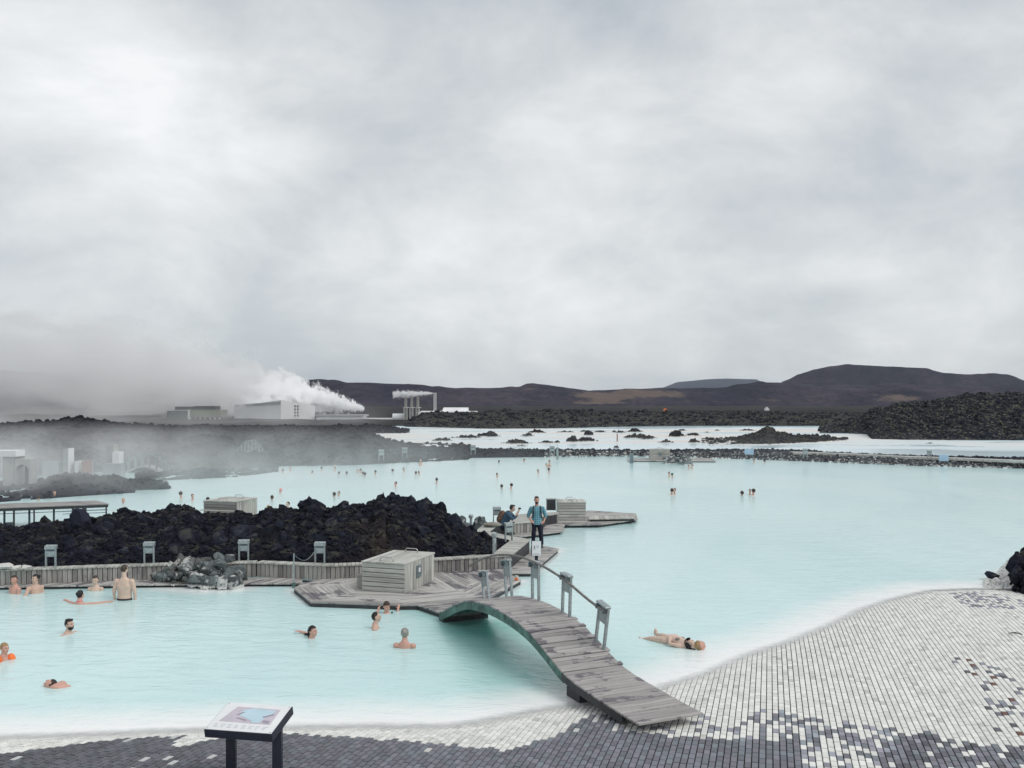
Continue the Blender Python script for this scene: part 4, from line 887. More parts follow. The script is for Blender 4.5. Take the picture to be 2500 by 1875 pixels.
for side in (0.05, BW-0.05):                 # laminated side beams following the arch
    vs, fs = [], []; T_ = np.linspace(2.5, 8.8, 64)
    for t_ in T_:
        h = 0.17
        for (o_, z_) in ((-.035, -.034), (.035, -.034), (.035, -.034-h), (-.035, -.034-h)):
            p_ = bn*(side+o_)+bu*t_; vs.append((p_.x, p_.y, zf(t_)+z_))
    for i in range(len(T_)-1):
        for c in range(4): fs.append((i*4+c, i*4+4+c, i*4+4+(c+1) % 4, i*4+(c+1) % 4))
    fs += [(0, 1, 2, 3), tuple(len(vs)-4+i for i in (3, 2, 1, 0))]
    link('arch_beam', mesh('arch_beam', vs, fs, M['green_timber']), br)
    p0 = bn*side; vs, fs = [], []
    for t_ in (0.5, 0.9, 1.3, 1.7, 2.0, 2.3, 2.55):
        for (o_, z_) in ((-.04, -.040), (.04, -.040), (.04, -.17), (-.04, -.17)): p_ = bn*(side+o_)+bu*t_; vs.append((p_.x, p_.y, zf(t_)+z_))
    fs = [(i*4+c, i*4+4+c, i*4+4+(c+1) % 4, i*4+(c+1) % 4) for i in range(6) for c in range(4)]+[(0, 1, 2, 3), (27, 26, 25, 24)]; link('ramp_beam', mesh('ramp_beam', vs, fs, M['wood_dark']), br)
def bx_br(name, n0, n1, t0, t1, z0, z1, mat, bev=0.0):
    bm = bmesh.new(); Mx = Matrix((bn, bu, Vector((0, 0, 1)))).transposed().to_4x4(); box_bm(bm, n0, n1, t0, t1, z0, z1, Mx); return link(name, bm_mesh(name, bm, mat, bev), br)
bx_br('abutment', 0.10, 1.10, 2.05, 2.52, -0.6, 0.17, M['wood_dark']); bx_br('abutment', 0.02, BW-0.02, 8.55, 8.85, -0.6, 0.10, M['wood_dark'])
for j in range(9): bx_br('cross_bearer', 0.09, BW-0.09, 2.9+j*0.68, 2.98+j*0.68, zf(2.94+j*0.68)-0.15, zf(2.94+j*0.68)-0.05, M['green_timber'])
# rail posts: pairs of legs square to the arch with a light panel between them
def arch_frame(t_): 
    s_ = math.atan(sl_(t_))*0.62; ey_ = Vector((bu.x*math.cos(s_), bu.y*math.cos(s_), math.sin(s_))); ez_ = bn.cross(ey_); Mx = Matrix((bn, ey_, ez_)).transposed().to_4x4(); Mx.translation = bn*(BW-0.07)+bu*t_+Vector((0, 0, zf(t_))); return Mx
lgm = boxmesh('leg', -0.028, 0.028, -0.026, 0.026, -0.05, 0.80, M['galv'], 0.006); pnm = boxmesh('light_panel', -0.022, 0.022, -0.122, 0.122, 0.47, 0.76, M['galv'], 0.006); cpm = boxmesh('panel_hood', -0.075, 0.05, -0.185, 0.185, 0.802, 0.845, M['galv'], 0.008); brm = boxmesh('rail_bracket', -0.10, -0.03, -0.02, 0.02, 0.70, 0.80, M['galv_dark'], 0.004)
for t_ in (3.12, 4.47, 5.85, 7.22, 8.50):
    Mx = arch_frame(t_); rp = bpy.data.objects.new('rail_post', None); COL.objects.link(rp); rp.empty_display_size = .2; rp.parent = br; rp.matrix_local = Mx
    for dy in (-0.155, 0.155): link('leg', lgm, rp, (0, dy, 0))
    link('light_panel', pnm, rp); link('panel_hood', cpm, rp); link('rail_bracket', brm, rp, (0, 0.13, 0)); link('rail_bracket', brm, rp, (0, -0.13, 0))
pts = []
for t_ in np.linspace(2.85, 9.15, 50):
    Mx = arch_frame(t_); pts.append(Mx @ Vector((-0.085, 0, 0.83)))
tr_ = [(2.81,1.32),(3.42,1.41),(3.9,1.53),(4.34,1.63),(4.95,1.715),(5.4,1.76),(5.92,1.785),(6.51,1.79),(7.11,1.74),(7.76,1.64),(8.45,1.47),(9.0,1.29),(9.47,1.09)]
pts = [bn*(BW-0.14)+bu*t_+Vector((0, 0, float(np.interp(t_, [a for a, _ in tr_], [b for _, b in tr_]))+0.02)) for t_ in np.linspace(2.81, 9.40, 60)]
z_s = np.convolve(np.pad([p.z for p in pts], 3, mode='reflect', reflect_type='odd'), np.ones(7)/7, 'valid')
for p_, z_ in zip(pts, z_s): p_.z = float(z_)
bm = bmesh.new(); tube_bm(bm, pts, 0.026, 8); link('handrail', bm_mesh('handrail', bm, M['rail_wood'], 0, True), br)
ys_ = P(1424, 1712, .03)
# wet footprints and puddles are carried by a thin damp film on the ramp boards: left to the wood material

# white notice standing by the bend of the bench
sg = empty('notice_board', tuple(P(1309, 1384, DZ))); sg.rotation_euler = (0, 0, R(-6)); tag(sg, 'small white notice board in a dark frame standing on the three cornered deck', 'sign')
Mt = Matrix.Rotation(R(-8), 4, 'X'); 
def sgl(name, x0, x1, y0, y1, z0, z1, mat, bev=0): 
    bm = bmesh.new(); box_bm(bm, x0, x1, y0, y1, z0, z1, Mt); return link(name, bm_mesh(name, bm, mat, bev), sg)
sgl('stand', -0.05, 0.05, 0.02, 0.10, 0, 0.5, M['navy_paint']); fr_ = sgl('frame', -0.16, 0.15, 0.0, 0.03, 0.34, 0.80, M['navy_paint'], 0.004); pn = sgl('panel', -0.135, 0.145, -0.012, -0.001, 0.345, 0.79, M['board_white'], 0.002)
def figure(cx, cz, s):                      # plain walking figure pictogram
    bm = bmesh.new(); y = -0.0135
    def bar(x0, z0, x1, z1, w_):
        a, b = Vector((x0, y, z0)), Vector((x1, y, z1)); d = (b-a).normalized(); n = Vector((-d.z, 0, d.x))*w_
        bm.faces.new([bm.verts.new(Mt @ Vector(v)) for v in (a-n, b-n, b+n, a+n)])
    bar(cx, cz+.035*s, cx, cz+.055*s, .012*s); bar(cx, cz-.02*s, cx, cz+.03*s, .011*s); bar(cx, cz-.02*s, cx-.03*s, cz-.075*s, .007*s); bar(cx, cz-.02*s, cx+.03*s, cz-.07*s, .007*s); bar(cx, cz+.02*s, cx-.035*s, cz-.01*s, .006*s); bar(cx, cz+.02*s, cx+.035*s, cz+.0*s, .006*s)
    return bm
link('pictogram', bm_mesh('pictogram', figure(-0.06, 0.60, 1.0), M['ink_dark']), sg); sgl('pictogram', 0.0, 0.085, -0.0140, -0.0122, 0.575, 0.665, M['ink']); sgl('print_line', -0.10, 0.11, -0.0140, -0.0122, 0.385, 0.400, M['ink_dark'])

# ------------------------------------------------------------------ information board in front
ib = empty('information_board', (-3.50, 12.10, terrace_z(-3.5, 12.1))); tag(ib, 'dark navy information board with a tilted white map panel on two posts', 'information board')
FL = Vector((-4.02, 12.02, .948)); ia_ = R(11); wd_, dp_ = Vector((math.cos(ia_), -math.sin(ia_), 0))*.95, Vector((math.sin(ia_)*.64, math.cos(ia_)*.64, .155)); FR, TL, TR = FL+wd_, FL+dp_, FL+wd_+dp_
o0 = ib.location; ctr = (TL+TR+FL+FR)/4; exv = ((TR-TL)+(FR-FL)).normalized(); eyv = ((TL-FL)+(TR-FR)); eyv = (eyv-exv*eyv.dot(exv)).normalized(); ezv = exv.cross(eyv)
PWd, PDp = ((TR-TL).length+(FR-FL).length)/2, ((TL-FL).length+(TR-FR).length)/2
MB = Matrix((exv, eyv, ezv)).transposed().to_4x4(); MB.translation = ctr-o0
sk = ((TL-FL)+(TR-FR)).dot(exv)/2
def slab(name, x0, x1, y0, y1, z0, z1, mat, parent=ib, bev=0.0):
    bm = bmesh.new(); box_bm(bm, x0*PWd/2, x1*PWd/2, y0*PDp/2, y1*PDp/2, z0, z1, MB); return link(name, bm_mesh(name, bm, mat, bev), parent)
slab('case', -1.0, 1.0, -1.0, 1.0, -0.115, -0.002, M['navy_paint'], ib, 0.004)
slab('panel', -0.975, 0.975, -0.965, 0.965, -0.0015, 0.004, M['board_white'])
def patch(name, pts, z, mat):
    vs = [MB @ Vector((x*PWd/2, y*PDp/2, z)) for x, y in pts]; return link(name, mesh(name, vs, [tuple(range(len(vs)))], mat), ib)
patch('map', [(-0.78,-0.38), (0.76,-0.42), (0.74,0.66), (-0.58,0.70)], 0.0055, M['map_pink'])
patch('map_lagoon', [(-0.40,0.18), (-0.15,-0.02), (0.12,-0.22), (0.22,-0.36), (0.40,-0.34), (0.46,-0.05), (0.58,0.22), (0.64,0.55), (0.30,0.62), (-0.05,0.64), (-0.30,0.5)], 0.0068, M['map_blue'])
for pl in ([(-0.44,0.12), (-0.34,0.10), (-0.22,0.32), (-0.30,0.33)], [(0.36,0.08), (0.44,0.02), (0.68,0.30), (0.62,0.33)], [(-0.35,-0.12), (-0.02,-0.26), (0.0,-0.20), (-0.34,-0.05)], [(0.48,-0.32), (0.68,-0.34), (0.68,-0.16), (0.48,-0.14)]): patch('map_feature', pl, 0.0080, M['map_dark'])
bm = bmesh.new(); rng = np.random.default_rng(3)
for c in range(8):
    for l in range(3):
        x0 = -0.82+c*0.205; x1 = x0+0.16*rng.uniform(.4, 1.0); y = -0.58-l*0.09
        vs = [bm.verts.new(MB @ Vector((x*PWd/2, yy*PDp/2, 0.0056))) for x, yy in ((x0, y-.02), (x1, y-.02), (x1, y+.02), (x0, y+.02))]; bm.faces.new(vs)
tx = link('print_lines', bm_mesh('print_lines', bm, M['ink']), ib); tag(tx, kind='stuff')
for x in (-.92, .92):
    for y in (-.9, .9): slab('screw', x-.012, x+.012, y-.02, y+.02, 0.004, 0.007, M['galv_dark'])
for x in (-0.62, 0.78):
    w_ = MB @ Vector((x*PWd/2, 0.05, -0.10)); link('post', boxmesh('post', -0.06, 0.06, -0.05, 0.05, -w_.z-0.02, 0.0, M['navy_paint'], 0.005), ib, tuple(w_))

# ------------------------------------------------------------------ low slatted walkway at left
jt = empty('slatted_walkway', (-15.5, 36.8, 0)); tag(jt, 'low plank walkway on dark posts with slatted sides at the far left', 'walkway')
E0, E1 = PD(-330, 1260, 36.2), PD(266, 1222, 39.4); zt = 0.5*(E0.z+E1.z); E0.z = E1.z = zt
d = (E1-E0).normalized(); nb_ = Vector((-d.y, d.x, 0)); L = (E1-E0).length
planks(jt, [tuple(E0[:2]), tuple(E1[:2]), tuple((E1+nb_*1.7-d*0.6)[:2]), tuple((E0+nb_*1.7)[:2])], zt, math.atan2(d.y, d.x), 0.17, M['wood'], 'plank', 0.04)
rotj = math.atan2(d.y, d.x)
def jbox(name, s0, s1, n0, n1, z0, z1, mat):
    Mx = Matrix((d, nb_, Vector((0, 0, 1)))).transposed().to_4x4(); Mx.translation = E0-jt.location; Mx.translation.z = 0
    bm = bmesh.new(); box_bm(bm, s0, s1, n0, n1, z0, z1, Mx); return link(name, bm_mesh(name, bm, mat), jt)
jbox('beam', 0, L-0.03, 0.02, 0.09, zt-0.13, zt-0.042, M['wood_dark']); jbox('beam', 0, L-0.6, 1.5, 1.57, zt-0.13, zt-0.042, M['wood_dark'])
for i, (s_, wd_) in enumerate([(0.4,.07),(1.6,.07),(2.8,.07),(4.0,.07),(5.15,.07),(5.9,.06),(7.35,.09),(7.75,.17),(9.15,.16),(9.6,.08),(10.3,.06)]):
    if s_ < L: jbox('post', s_, s_+wd_, 0.02, 0.09, -0.4, zt-0.131, M['wood_dark'])
for s_ in np.arange(0.8, L-0.5, 0.95): jbox('post', s_, s_+0.08, 1.5, 1.58, -0.4, zt-0.131, M['galv_dark'])
for z in (0.50, 0.62): jbox('slat', 0.05, L-0.1, 1.42, 1.46, zt-z+0.2, zt-z+0.225, M['galv_dark'])
for z in (0.55, 0.67): jbox('slat', 7.0, L-0.1, 0.10, 0.125, zt-z+0.28, zt-z+0.305, M['galv_dark'])
jbox('post', L-0.14, L-0.08, 0.02, 0.09, -0.4, zt-0.131, M['wood_dark'])
jbox('sill', -0.1, L+0.05, -0.12, 0.015, -0.3, 0.10, M['white_rock'])
for s_ in (4.3, 4.75): jbox('seat_box', s_, s_+0.28, 0.9, 1.2, 0.0, 0.17, M['galv_dark'])

# ------------------------------------------------------------------ rock piles
def pile(name, label, pts_px, z, n, lo, hi, mat, mk, seed, hfac=1.0, cat='rock pile', crust=None, nstuff=160):
    rng = np.random.default_rng(seed); q = [P(x, y, z) for x, y in pts_px]; c = sum(q, Vector())/len(q)
    o = empty(name, (c.x, c.y, 0)); tag(o, label, cat)
    xy = [(v.x, v.y) for v in q]; X0, X1 = min(p[0] for p in xy), max(p[0] for p in xy); Y0, Y1 = min(p[1] for p in xy), max(p[1] for p in xy)
    def samp(m):
        out = []
        while len(out) < m:
            x, y = rng.uniform(X0, X1), rng.uniform(Y0, Y1)
            if inpoly(np.array([x]), np.array([y]), xy)[0]:
                e = min(min(abs(x-X0), abs(x-X1))/((X1-X0)/2), min(abs(y-Y0), abs(y-Y1))/((Y1-Y0)/2)); out.append((x, y, hfac*min(1, e*1.6)**0.6*rng.uniform(.35, 1.0)))
        return np.array(out)
    p = samp(n); s = lo+(hi-lo)*rng.random(n)**1.3; rock_objs(o, p, s, mat, rng, 'rock', mk)
    if nstuff:
        p = samp(nstuff); p[:, 2] *= 0.8; s = lo*0.35+lo*0.6*rng.random(nstuff); p[:, :2] -= np.array(o.location[:2]); tag(link('rubble', rubble('rubble', p, s, mat, rng), o), kind='stuff')
    return o
pile('rock_pile', 'pale silica streaked rocks heaped in the water against the bench', [(388,1426),(420,1434),(500,1440),(580,1436),(605,1426),(560,1408),(470,1402),(400,1410)], 0, 95, .13, .27, M['pool_rock'], 'pool', 101, 0.62, nstuff=420)
pile('rock_pile', 'whitish pointed rock cluster left of the edge on bollard light, beside the far deck', [(1106,1290),(1140,1294),(1142,1282),(1110,1280)], 0.3, 12, .18, .36, M['pool_rock'], 'pool', 102, 0.5, nstuff=40)
pile('rock', 'single pointed pale rock right of the edge on bollard light', [(1166,1291),(1180,1291),(1180,1284),(1168,1284)], 0.2, 4, .26, .36, M['pool_rock'], 'pool', 103, 0.5, 'rock', nstuff=0)
pile('rock_pile', 'dark shore rocks at the right edge of the photo above the paving', [(2462,1430),(2478,1441),(2520,1462),(2640,1475),(2640,1392),(2490,1376),(2470,1408)], 0.1, 90, .13, .30, M['lava'], 'lava', 104, 0.95, nstuff=260)
pile('rock_pile', 'white crusted rocks around the dark shore rocks at the right edge', [(2398,1434),(2440,1440),(2476,1425),(2486,1372),(2462,1368),(2440,1394),(2405,1420)], 0.0, 30, .06, .14, M['white_rock'], 'white', 105, 0.07, nstuff=360)
q = P(2424, 1416, 0); r_ = link('rock', ROCK_ME['lava', sorted(k for m_, k in ROCK_ME if m_ == 'lava')[0]], None, (q.x, q.y, .10), (0.3, 0.2, 1.1), (.34, .24, .22)); tag(r_, 'single rounded black rock sitting in the white crust near the right edge', 'rock')
for i, (x, y, s, lab) in enumerate([(12,1383,.20,'largest pale stone behind the bench at the left edge'),(43,1385,.12,'small pale stone right of the largest pale stone behind the bench'),(66,1384,.13,'pale stone farthest right of the three behind the bench at left')]):
    q = P(x, y, .62); tag(link('pale_stone', mesh('pale_stone', ROCKS[i+2][0], [tuple(t) for t in ROCKS[i+2][1]], M['towel']), None, tuple(q), (0, 0, i*1.3), (s*1.6, s, s*.55)), lab, 'stone', 'pale stones behind the bench')
# rough lava edging the paving beyond the right of the picture
X_, Y_ = np.meshgrid(np.linspace(13.95, 22, 34), np.linspace(8.5, 25.8, 60)); Z_ = np.clip(np.minimum(np.minimum((X_-13.95)*1.3, 1.1), (25.8-Y_)*1.0), 0, 9)*(0.75+0.9*fbm(X_*.8, Y_*.8, 0, 4))+0.02
i_ = np.arange(X_.size).reshape(X_.shape); lv = link('lava_bank', npmesh('lava_bank', np.stack([X_, Y_, Z_], -1).reshape(-1, 3), np.stack([i_[:-1, :-1], i_[:-1, 1:], i_[1:, 1:], i_[1:, :-1]], -1).reshape(-1, 4), M['lava'])); tag(lv, 'rough black lava edging the paving at the right', kind='structure')
rng = np.random.default_rng(107); n = 900; k_ = rng.integers(0, X_.size, n); p = np.stack([X_.ravel()[k_]+rng.normal(size=n)*.1+.12, np.minimum(Y_.ravel()[k_]+rng.normal(size=n)*.1, 25.8), Z_.ravel()[k_]], -1); s = .06+.2*rng.random(n)**2
tag(link('lava_rubble', rubble('lava_rubble', p, s, M['lava'], rng), lv), kind='stuff')
# drink cup on the deck corner
cu = empty('drink_cup', tuple(P(1261, 1417, DZ+.004))); tag(cu, 'plastic cup of orange drink left on the right corner of the herringbone deck', 'cup')
bm = bmesh.new(); bmesh.ops.create_cone(bm, cap_ends=True, segments=14, radius1=.04, radius2=.05, depth=.09, matrix=Matrix.Translation((0, 0, .045))); link('drink', bm_mesh('drink', bm, M['orange'], 0, True), cu)
bm = bmesh.new(); bmesh.ops.create_cone(bm, cap_ends=False, segments=14, radius1=.0525, radius2=.056, depth=.05, matrix=Matrix.Translation((0, 0, .117))); link('cup_rim', bm_mesh('cup_rim', bm, M['cup'], 0, True), cu)

# ------------------------------------------------------------------ small things on the far bank
fh = P(1588, 1125, 0); fc = chest((fh.x, fh.y, 0.12), R(-4), 1.75, 1.5, 0.92, 'small grey slatted hut on a low jetty at the far lagoon bank', 6, 8)
link('hatch_plate', boxmesh('hatch_plate', 0.72, 0.98, -0.03, -0.008, 0.36, 0.62, M['galv_dark'], 0.004), fc)
fd = empty('wooden_jetty', (fh.x, fh.y, 0)); tag(fd, 'low plank jetty under the small hut at the far bank', 'jetty')
fp_ = [(fh.x-2.2, fh.y-1.3), (fh.x+5.5, fh.y-2.2), (fh.x+6.0, fh.y+2.2), (fh.x-1.8, fh.y+2.0)]; planks(fd, fp_, .115, R(-4), .3, M['wood'], 'plank', .05); prism('base', shrink(fp_, .15), -.3, .06, M['wood_dark'], fd)
pile('rock_pile', 'white crusted rock heap on the jetty right of the far hut', [(1622,1130),(1690,1133),(1685,1126),(1628,1124)], 0.1, 18, .22, .42, M['pool_rock'], 'pool', 106, 0.42, nstuff=60)
fpst = P(1542, 1131, 0); o = empty('post_box', (fpst.x, fpst.y, 0)); tag(o, 'dark square post standing in the lagoon left of the far hut', 'post')
link('post', boxmesh('post', -.15, .15, -.12, .12, -.3, .78, M['galv_dark'], .01), o); link('cap', boxmesh('cap', -.17, .17, -.14, .14, .781, .83, M['galv'], .01), o)
for (x, yb, wd, ht, lab) in ((1829,1117,.86,.72,'pale blue notice board on the stony bank right of the far hut'),(2304,1134,.80,.72,'pale blue notice board on the stony bank near the right edge')):
    q = P(x, yb, 0.1); o = empty('blue_sign', tuple(q)); tag(o, lab, 'sign', 'blue boards on the bank')
    link('panel', boxmesh('panel', -wd/2, wd/2, -.03, .0, .28, .28+ht*.72, M['sign_blue'], .004), o)
    for sx in (-.3, .3): link('post', boxmesh('post', sx-.03, sx+.03, .001, .05, -.2, .75, M['galv'], 0), o)
    if wd > .82: link('pictogram', boxmesh('pictogram', -.03, .05, -.036, -.031, .55, .62, M['board_white'], 0), o)
for (x, y, z, s, lab) in ((1966,1117,.55,1.25,'bollard light at the bend of the pale path on the bank'),(2269,1121,.5,1.25,'bollard light on the bank near the right blue board'),(1348,1113,.3,1.5,'bollard light on the bank above the two standing bathers'),(1155,1110,.3,1.5,'bollard light in the mist on the bank by the dark spit'),(931,1124,.3,1.5,'misty bollard light on the lava shore left of the dark spit'),(988,1118,.3,1.5,'misty tall post light just right of the bollard on the lava shore')):
    o = copy_tree(b0); o.location = P(x, y, z); o.rotation_euler = (0, 0, R(10)); o.scale = (s, s, s); tag(o, lab, 'bollard light', 'bollard lights on the far bank')
q = P(1361, 1114, .3); o = link('thin_pole', boxmesh('thin_pole', -.1, .1, -.05, .05, -.3, .85, M['galv'], 0), None, tuple(q)); tag(o, 'thin pale post right of the bollard above the two standing bathers', 'pole')
q = P(1507, 1078, 0); o = link('marker_stake', boxmesh('marker_stake', -.08, .08, -.08, .08, -.2, 1.05, M['red_cloth'], 0), None, tuple(q)); tag(o, 'reddish marker stake among the islets of the white flats', 'stake')

# ------------------------------------------------------------------ spa structures in the mist at left
def structure_box(root, name, px0, px1, py0, py1, d, dep, mat, bev=0.0):
    a, b = PD(px0, py1, d), PD(px1, py0, d); bm = bmesh.new(); L_ = root.location
    box_bm(bm, a.x-L_.x, b.x-L_.x, -dep/2, dep/2, max(a.z, 0)-L_.z-0.3, b.z-L_.z); return link(name, bm_mesh(name, bm, mat, bev), root, (0, d-L_.y, 0))
dG = 58.0
g = empty('stone_tower', (PD(62, 1180, dG).x, dG, 0)); tag(g, 'pale concrete gateway with an arched doorway standing in the mist at left', 'gateway')
structure_box(g, 'pillar', 16, 43.5, 1102, 1186, dG, 0.9, M['concrete'], .02); structure_box(g, 'lintel', -60, 50, 1099, 1102.5, dG-.02, 1.1, M['white_clad'], .01); structure_box(g, 'side_wall', 44, 56, 1100, 1186, dG+.5, .5, M['concrete'])
# arch wall: polygon with a round headed opening
def arch_wall(root, px0, px1, top, base, ox0, ox1, otop, d, dep, mat):
    A = lambda x, y: PD(x, y, d)-Vector(root.location)
    n = 14; cxp = (ox0+ox1)/2; rp_ = (ox1-ox0)/2; spring = otop+rp_
    arc = [(cxp-rp_*math.cos(i*math.pi/n), spring-rp_*math.sin(i*math.pi/n)) for i in range(n+1)]
    vs, fs = [], []
    for dd in (-dep/2, dep/2):
        for (x, y) in [(ox0, base)]+arc+[(ox1, base)]: v = A(x, y); vs.append((v.x, v.y+dd, v.z))
        for (x, y) in [(px0, base)]+[(px0+(px1-px0)*i/n, top) for i in range(n+1)]+[(px1, base)]: v = A(x, y); vs.append((v.x, v.y+dd, v.z))
    m_ = n+3
    for k in range(2):
        o_ = k*2*m_
        for i in range(m_-1): f = (o_+i, o_+i+1, o_+m_+i+1, o_+m_+i); fs.append(f if k else f[::-1])
    for i in range(m_-1): fs.append((i, 2*m_+i, 2*m_+i+1, i+1)); fs.append((m_+i, m_+i+1, 3*m_+i+1, 3*m_+i))
    return link('arch_wall', mesh('arch_wall', vs, fs, mat), root)
arch_wall(g, 44.2, 82, 1120, 1180, 45.5, 78, 1133, dG-.1, .8, M['concrete']); structure_box(g, 'dark_recess', 45, 79, 1131, 1180, dG+1.2, .2, M['dark'])
for (nm, lab, parts) in (
    ('pale_column', 'tall thin concrete column with a bright edge in the mist', [('column', 161, 172, 1096, 1156, 'concrete'), ('edge_strip', 172.4, 174.6, 1094, 1156, 'white_clad')]),
    ('cabin', 'stepped pair of grey blocks in the mist left of the far footbridge', [('block', 266, 284, 1085, 1160, 'concrete'), ('block', 280, 296, 1103, 1131, 'white_clad'), ('wall', 258, 300, 1131, 1160, 'grey_clad')]),
    ('hut', 'low hut with faded red cloths in the mist', [('wall', 186, 222, 1126, 1158, 'concrete'), ('cloth', 189, 198, 1125.5, 1152, 'white_clad'), ('cloth', 206, 219, 1125.5, 1154, 'red_cloth')]),
    ('low_wall', 'low pale wall in the mist between the gateway and the column', [('wall', 110, 150, 1126, 1160, 'grey_clad')])):
    dd = 66.0; g = empty(nm, (PD(parts[0][1], 1150, dd).x, dd, 0)); tag(g, lab, nm.replace('_', ' '))
    for i, (pn_, a_, b_, c_, e_, mt) in enumerate(parts): structure_box(g, pn_, a_, b_, c_, e_, dd-0.4*i, .8, M[mt])
def far_bridge(px0, px1, yb, rise, d, lab):
    a, b = PD(px0, yb, d), PD(px1, yb, d); g = empty('footbridge', (a.x, d, 0)); tag(g, lab, 'footbridge'); vs, fs = [], []; n = 20; L_ = b.x-a.x
    f = lambda t: a.z+rise*math.sin(math.pi*t)
    for i in range(n+1):
        t = i/n
        for (yy, zz_) in ((-.6, 0), (.6, 0), (.6, -.14), (-.6, -.14)): vs.append((L_*t, yy, f(t)+zz_))
    for i in range(n):
        for c in range(4): fs.append((i*4+c, i*4+4+c, i*4+4+(c+1) % 4, i*4+(c+1) % 4))
    link('deck', mesh('deck', vs, fs, M['concrete']), g)
    for yy in (-.55, .55):
        bm = bmesh.new(); tube_bm(bm, [(L_*t, yy, f(t)+.95) for t in np.linspace(0, 1, 18)], .035, 6); link('handrail', bm_mesh('handrail', bm, M['galv']), g)
    pm = boxmesh('post', -.05, .05, -.04, .04, 0, .95, M['galv'])
    for t in np.linspace(.05, .95, 7):
        for yy in (-.55, .55): link('post', pm, g, (L_*t, yy, f(t)))
far_bridge(300, 412, 1163, .85, 70, 'misty arched footbridge with pale rails on the left bank'); far_bridge(582, 640, 1126, .95, 84, 'small far footbridge barely showing through the mist in front of the ridge')
o = link('white_slab', boxmesh('white_slab', -.6, 2.2, -.5, .5, -.3, .25, M['white_clad'], .02), None, tuple(P(640, 1128, .0))); tag(o, 'thin white ledge at the water on the misty far shore', 'ledge')

# ------------------------------------------------------------------ power plant
DPP = 262.0; sc_ = DPP/FPX
def pp(px, py, dy=0): v = PD(px, py, DPP); return Vector((v.x, DPP+dy, v.z))
def ppbox(root, name, px0, px1, py0, py1, y0, y1, mat, skew=0.0):
    a, b = PD(px0, py1, DPP), PD(px1, py0, DPP); bm = bmesh.new(); box_bm(bm, a.x-root.location.x, b.x-root.location.x, y0, y1, a.z-root.location.z, b.z-root.location.z); return link(name, bm_mesh(name, bm, mat), root)
ct = empty('cooling_tower', tuple(pp(407, 1044))); tag(ct, 'grey green cooling tower block with white cross bracing, left in the steam', 'cooling tower')
ppbox(ct, 'side_block', 407, 458, 1003, 1044, .2, 7, M['tower_green']); ppbox(ct, 'corner_pier', 458.3, 463, 1000, 1044, 0.1, 6.8, M['white_clad']); ppbox(ct, 'upper_panel', 463.3, 537, 1001, 1019, 0, 7, M['tower_olive']); ppbox(ct, 'lower_wall', 464, 536.5, 1019.3, 1044, .9, 6.5, M['tower_green'])
ppbox(ct, 'fan_deck', 424, 468, 993, 1000.7, 1, 6, M['dark']); ppbox(ct, 'fan_deck', 470, 522, 991.5, 1000.7, 1, 6, M['dark'])
bm = bmesh.new()
for i in range(7): 
    x0 = pp(464+i*12, 0).x-ct.location.x; tube_bm(bm, [(x0, .3, 0), (x0, .3, pp(0, 1019).z-ct.location.z)], .10, 4)
for i in range(6):
    x0, x1 = pp(464+i*12, 0).x-ct.location.x, pp(476+i*12, 0).x-ct.location.x; h = pp(0, 1019).z-ct.location.z
    if i in (1, 2, 4, 5): tube_bm(bm, [(x0, .3, 0), (x1, .3, h)], .07, 4); tube_bm(bm, [(x1, .3, 0), (x0, .3, h)], .07, 4)
br_ = link('cross_bracing', bm_mesh('cross_bracing', bm, M['white_clad']), ct); ppbox(ct, 'annex', 537.5, 564, 1030, 1046, -.2, 5, M['white_clad'])
ha = empty('turbine_hall', tuple(pp(556, 1048))); tag(ha, 'long white turbine hall with a ribbon window and round portholes in its gable', 'hall')
yv = pp(0, 985).z-ha.location.z
x0, x1, x2 = 0, pp(686, 0).x-ha.location.x, pp(760, 0).x-ha.location.x; hz = pp(0, 983).z-ha.location.z; hp_ = pp(0, 976.5).z-ha.location.z; h2 = pp(0, 990).z-ha.location.z
vs = [(x0, 6, 0), (x1, 0, 0), (x2, 5, 0), (x2-8, 16, 0), (x0, 16, 0), (x0, 6, hz-1.2), (x1, 0, hp_), (x2, 5, h2), (x2-8, 16, h2), (x0, 16, hz-1.2)]
link('wall', mesh('wall', vs, [(0, 1, 6, 5), (1, 2, 7, 6), (2, 3, 8, 7), (3, 4, 9, 8), (4, 0, 5, 9), (5, 6, 7, 8, 9)], M['white_clad']), ha)
def wallpt(px, py, dz=0): v = pp(px, py); t = (v.x-ha.location.x)/x1; return (v.x-ha.location.x, 6*(1-t)-.12, v.z-ha.location.z)
link('ribbon_window', mesh('ribbon_window', [wallpt(558, 993), wallpt(685, 987), wallpt(685, 980.5), wallpt(558, 988)], [(0, 1, 2, 3)], M['grey_clad']), ha)
for r in range(4):
    for c in range(2):
        v = pp(716+c*6, 992+r*7.6); t = (v.x-ha.location.x-x1)/(x2-x1); bm = bmesh.new(); bmesh.ops.create_cone(bm, cap_ends=True, segments=12, radius1=.30, radius2=.30, depth=.1, matrix=Matrix.Translation((v.x-ha.location.x, 5*t-.06, v.z-ha.location.z)) @ Matrix.Rotation(R(90), 4, 'X')); link('porthole', bm_mesh('porthole', bm, M['tower_green']), ha)
lb = empty('low_building', tuple(pp(765, 1046))); tag(lb, 'long low white building right of the turbine hall', 'building'); ppbox(lb, 'wall', 765, 880, 1016, 1046, 4, 12, M['white_clad']); ppbox(lb, 'roof', 762, 884, 1013, 1015.8, 3.6, 12.4, M['grey_clad']); ppbox(lb, 'annex', 884.5, 985, 1022, 1046, 3, 12, M['white_clad'])
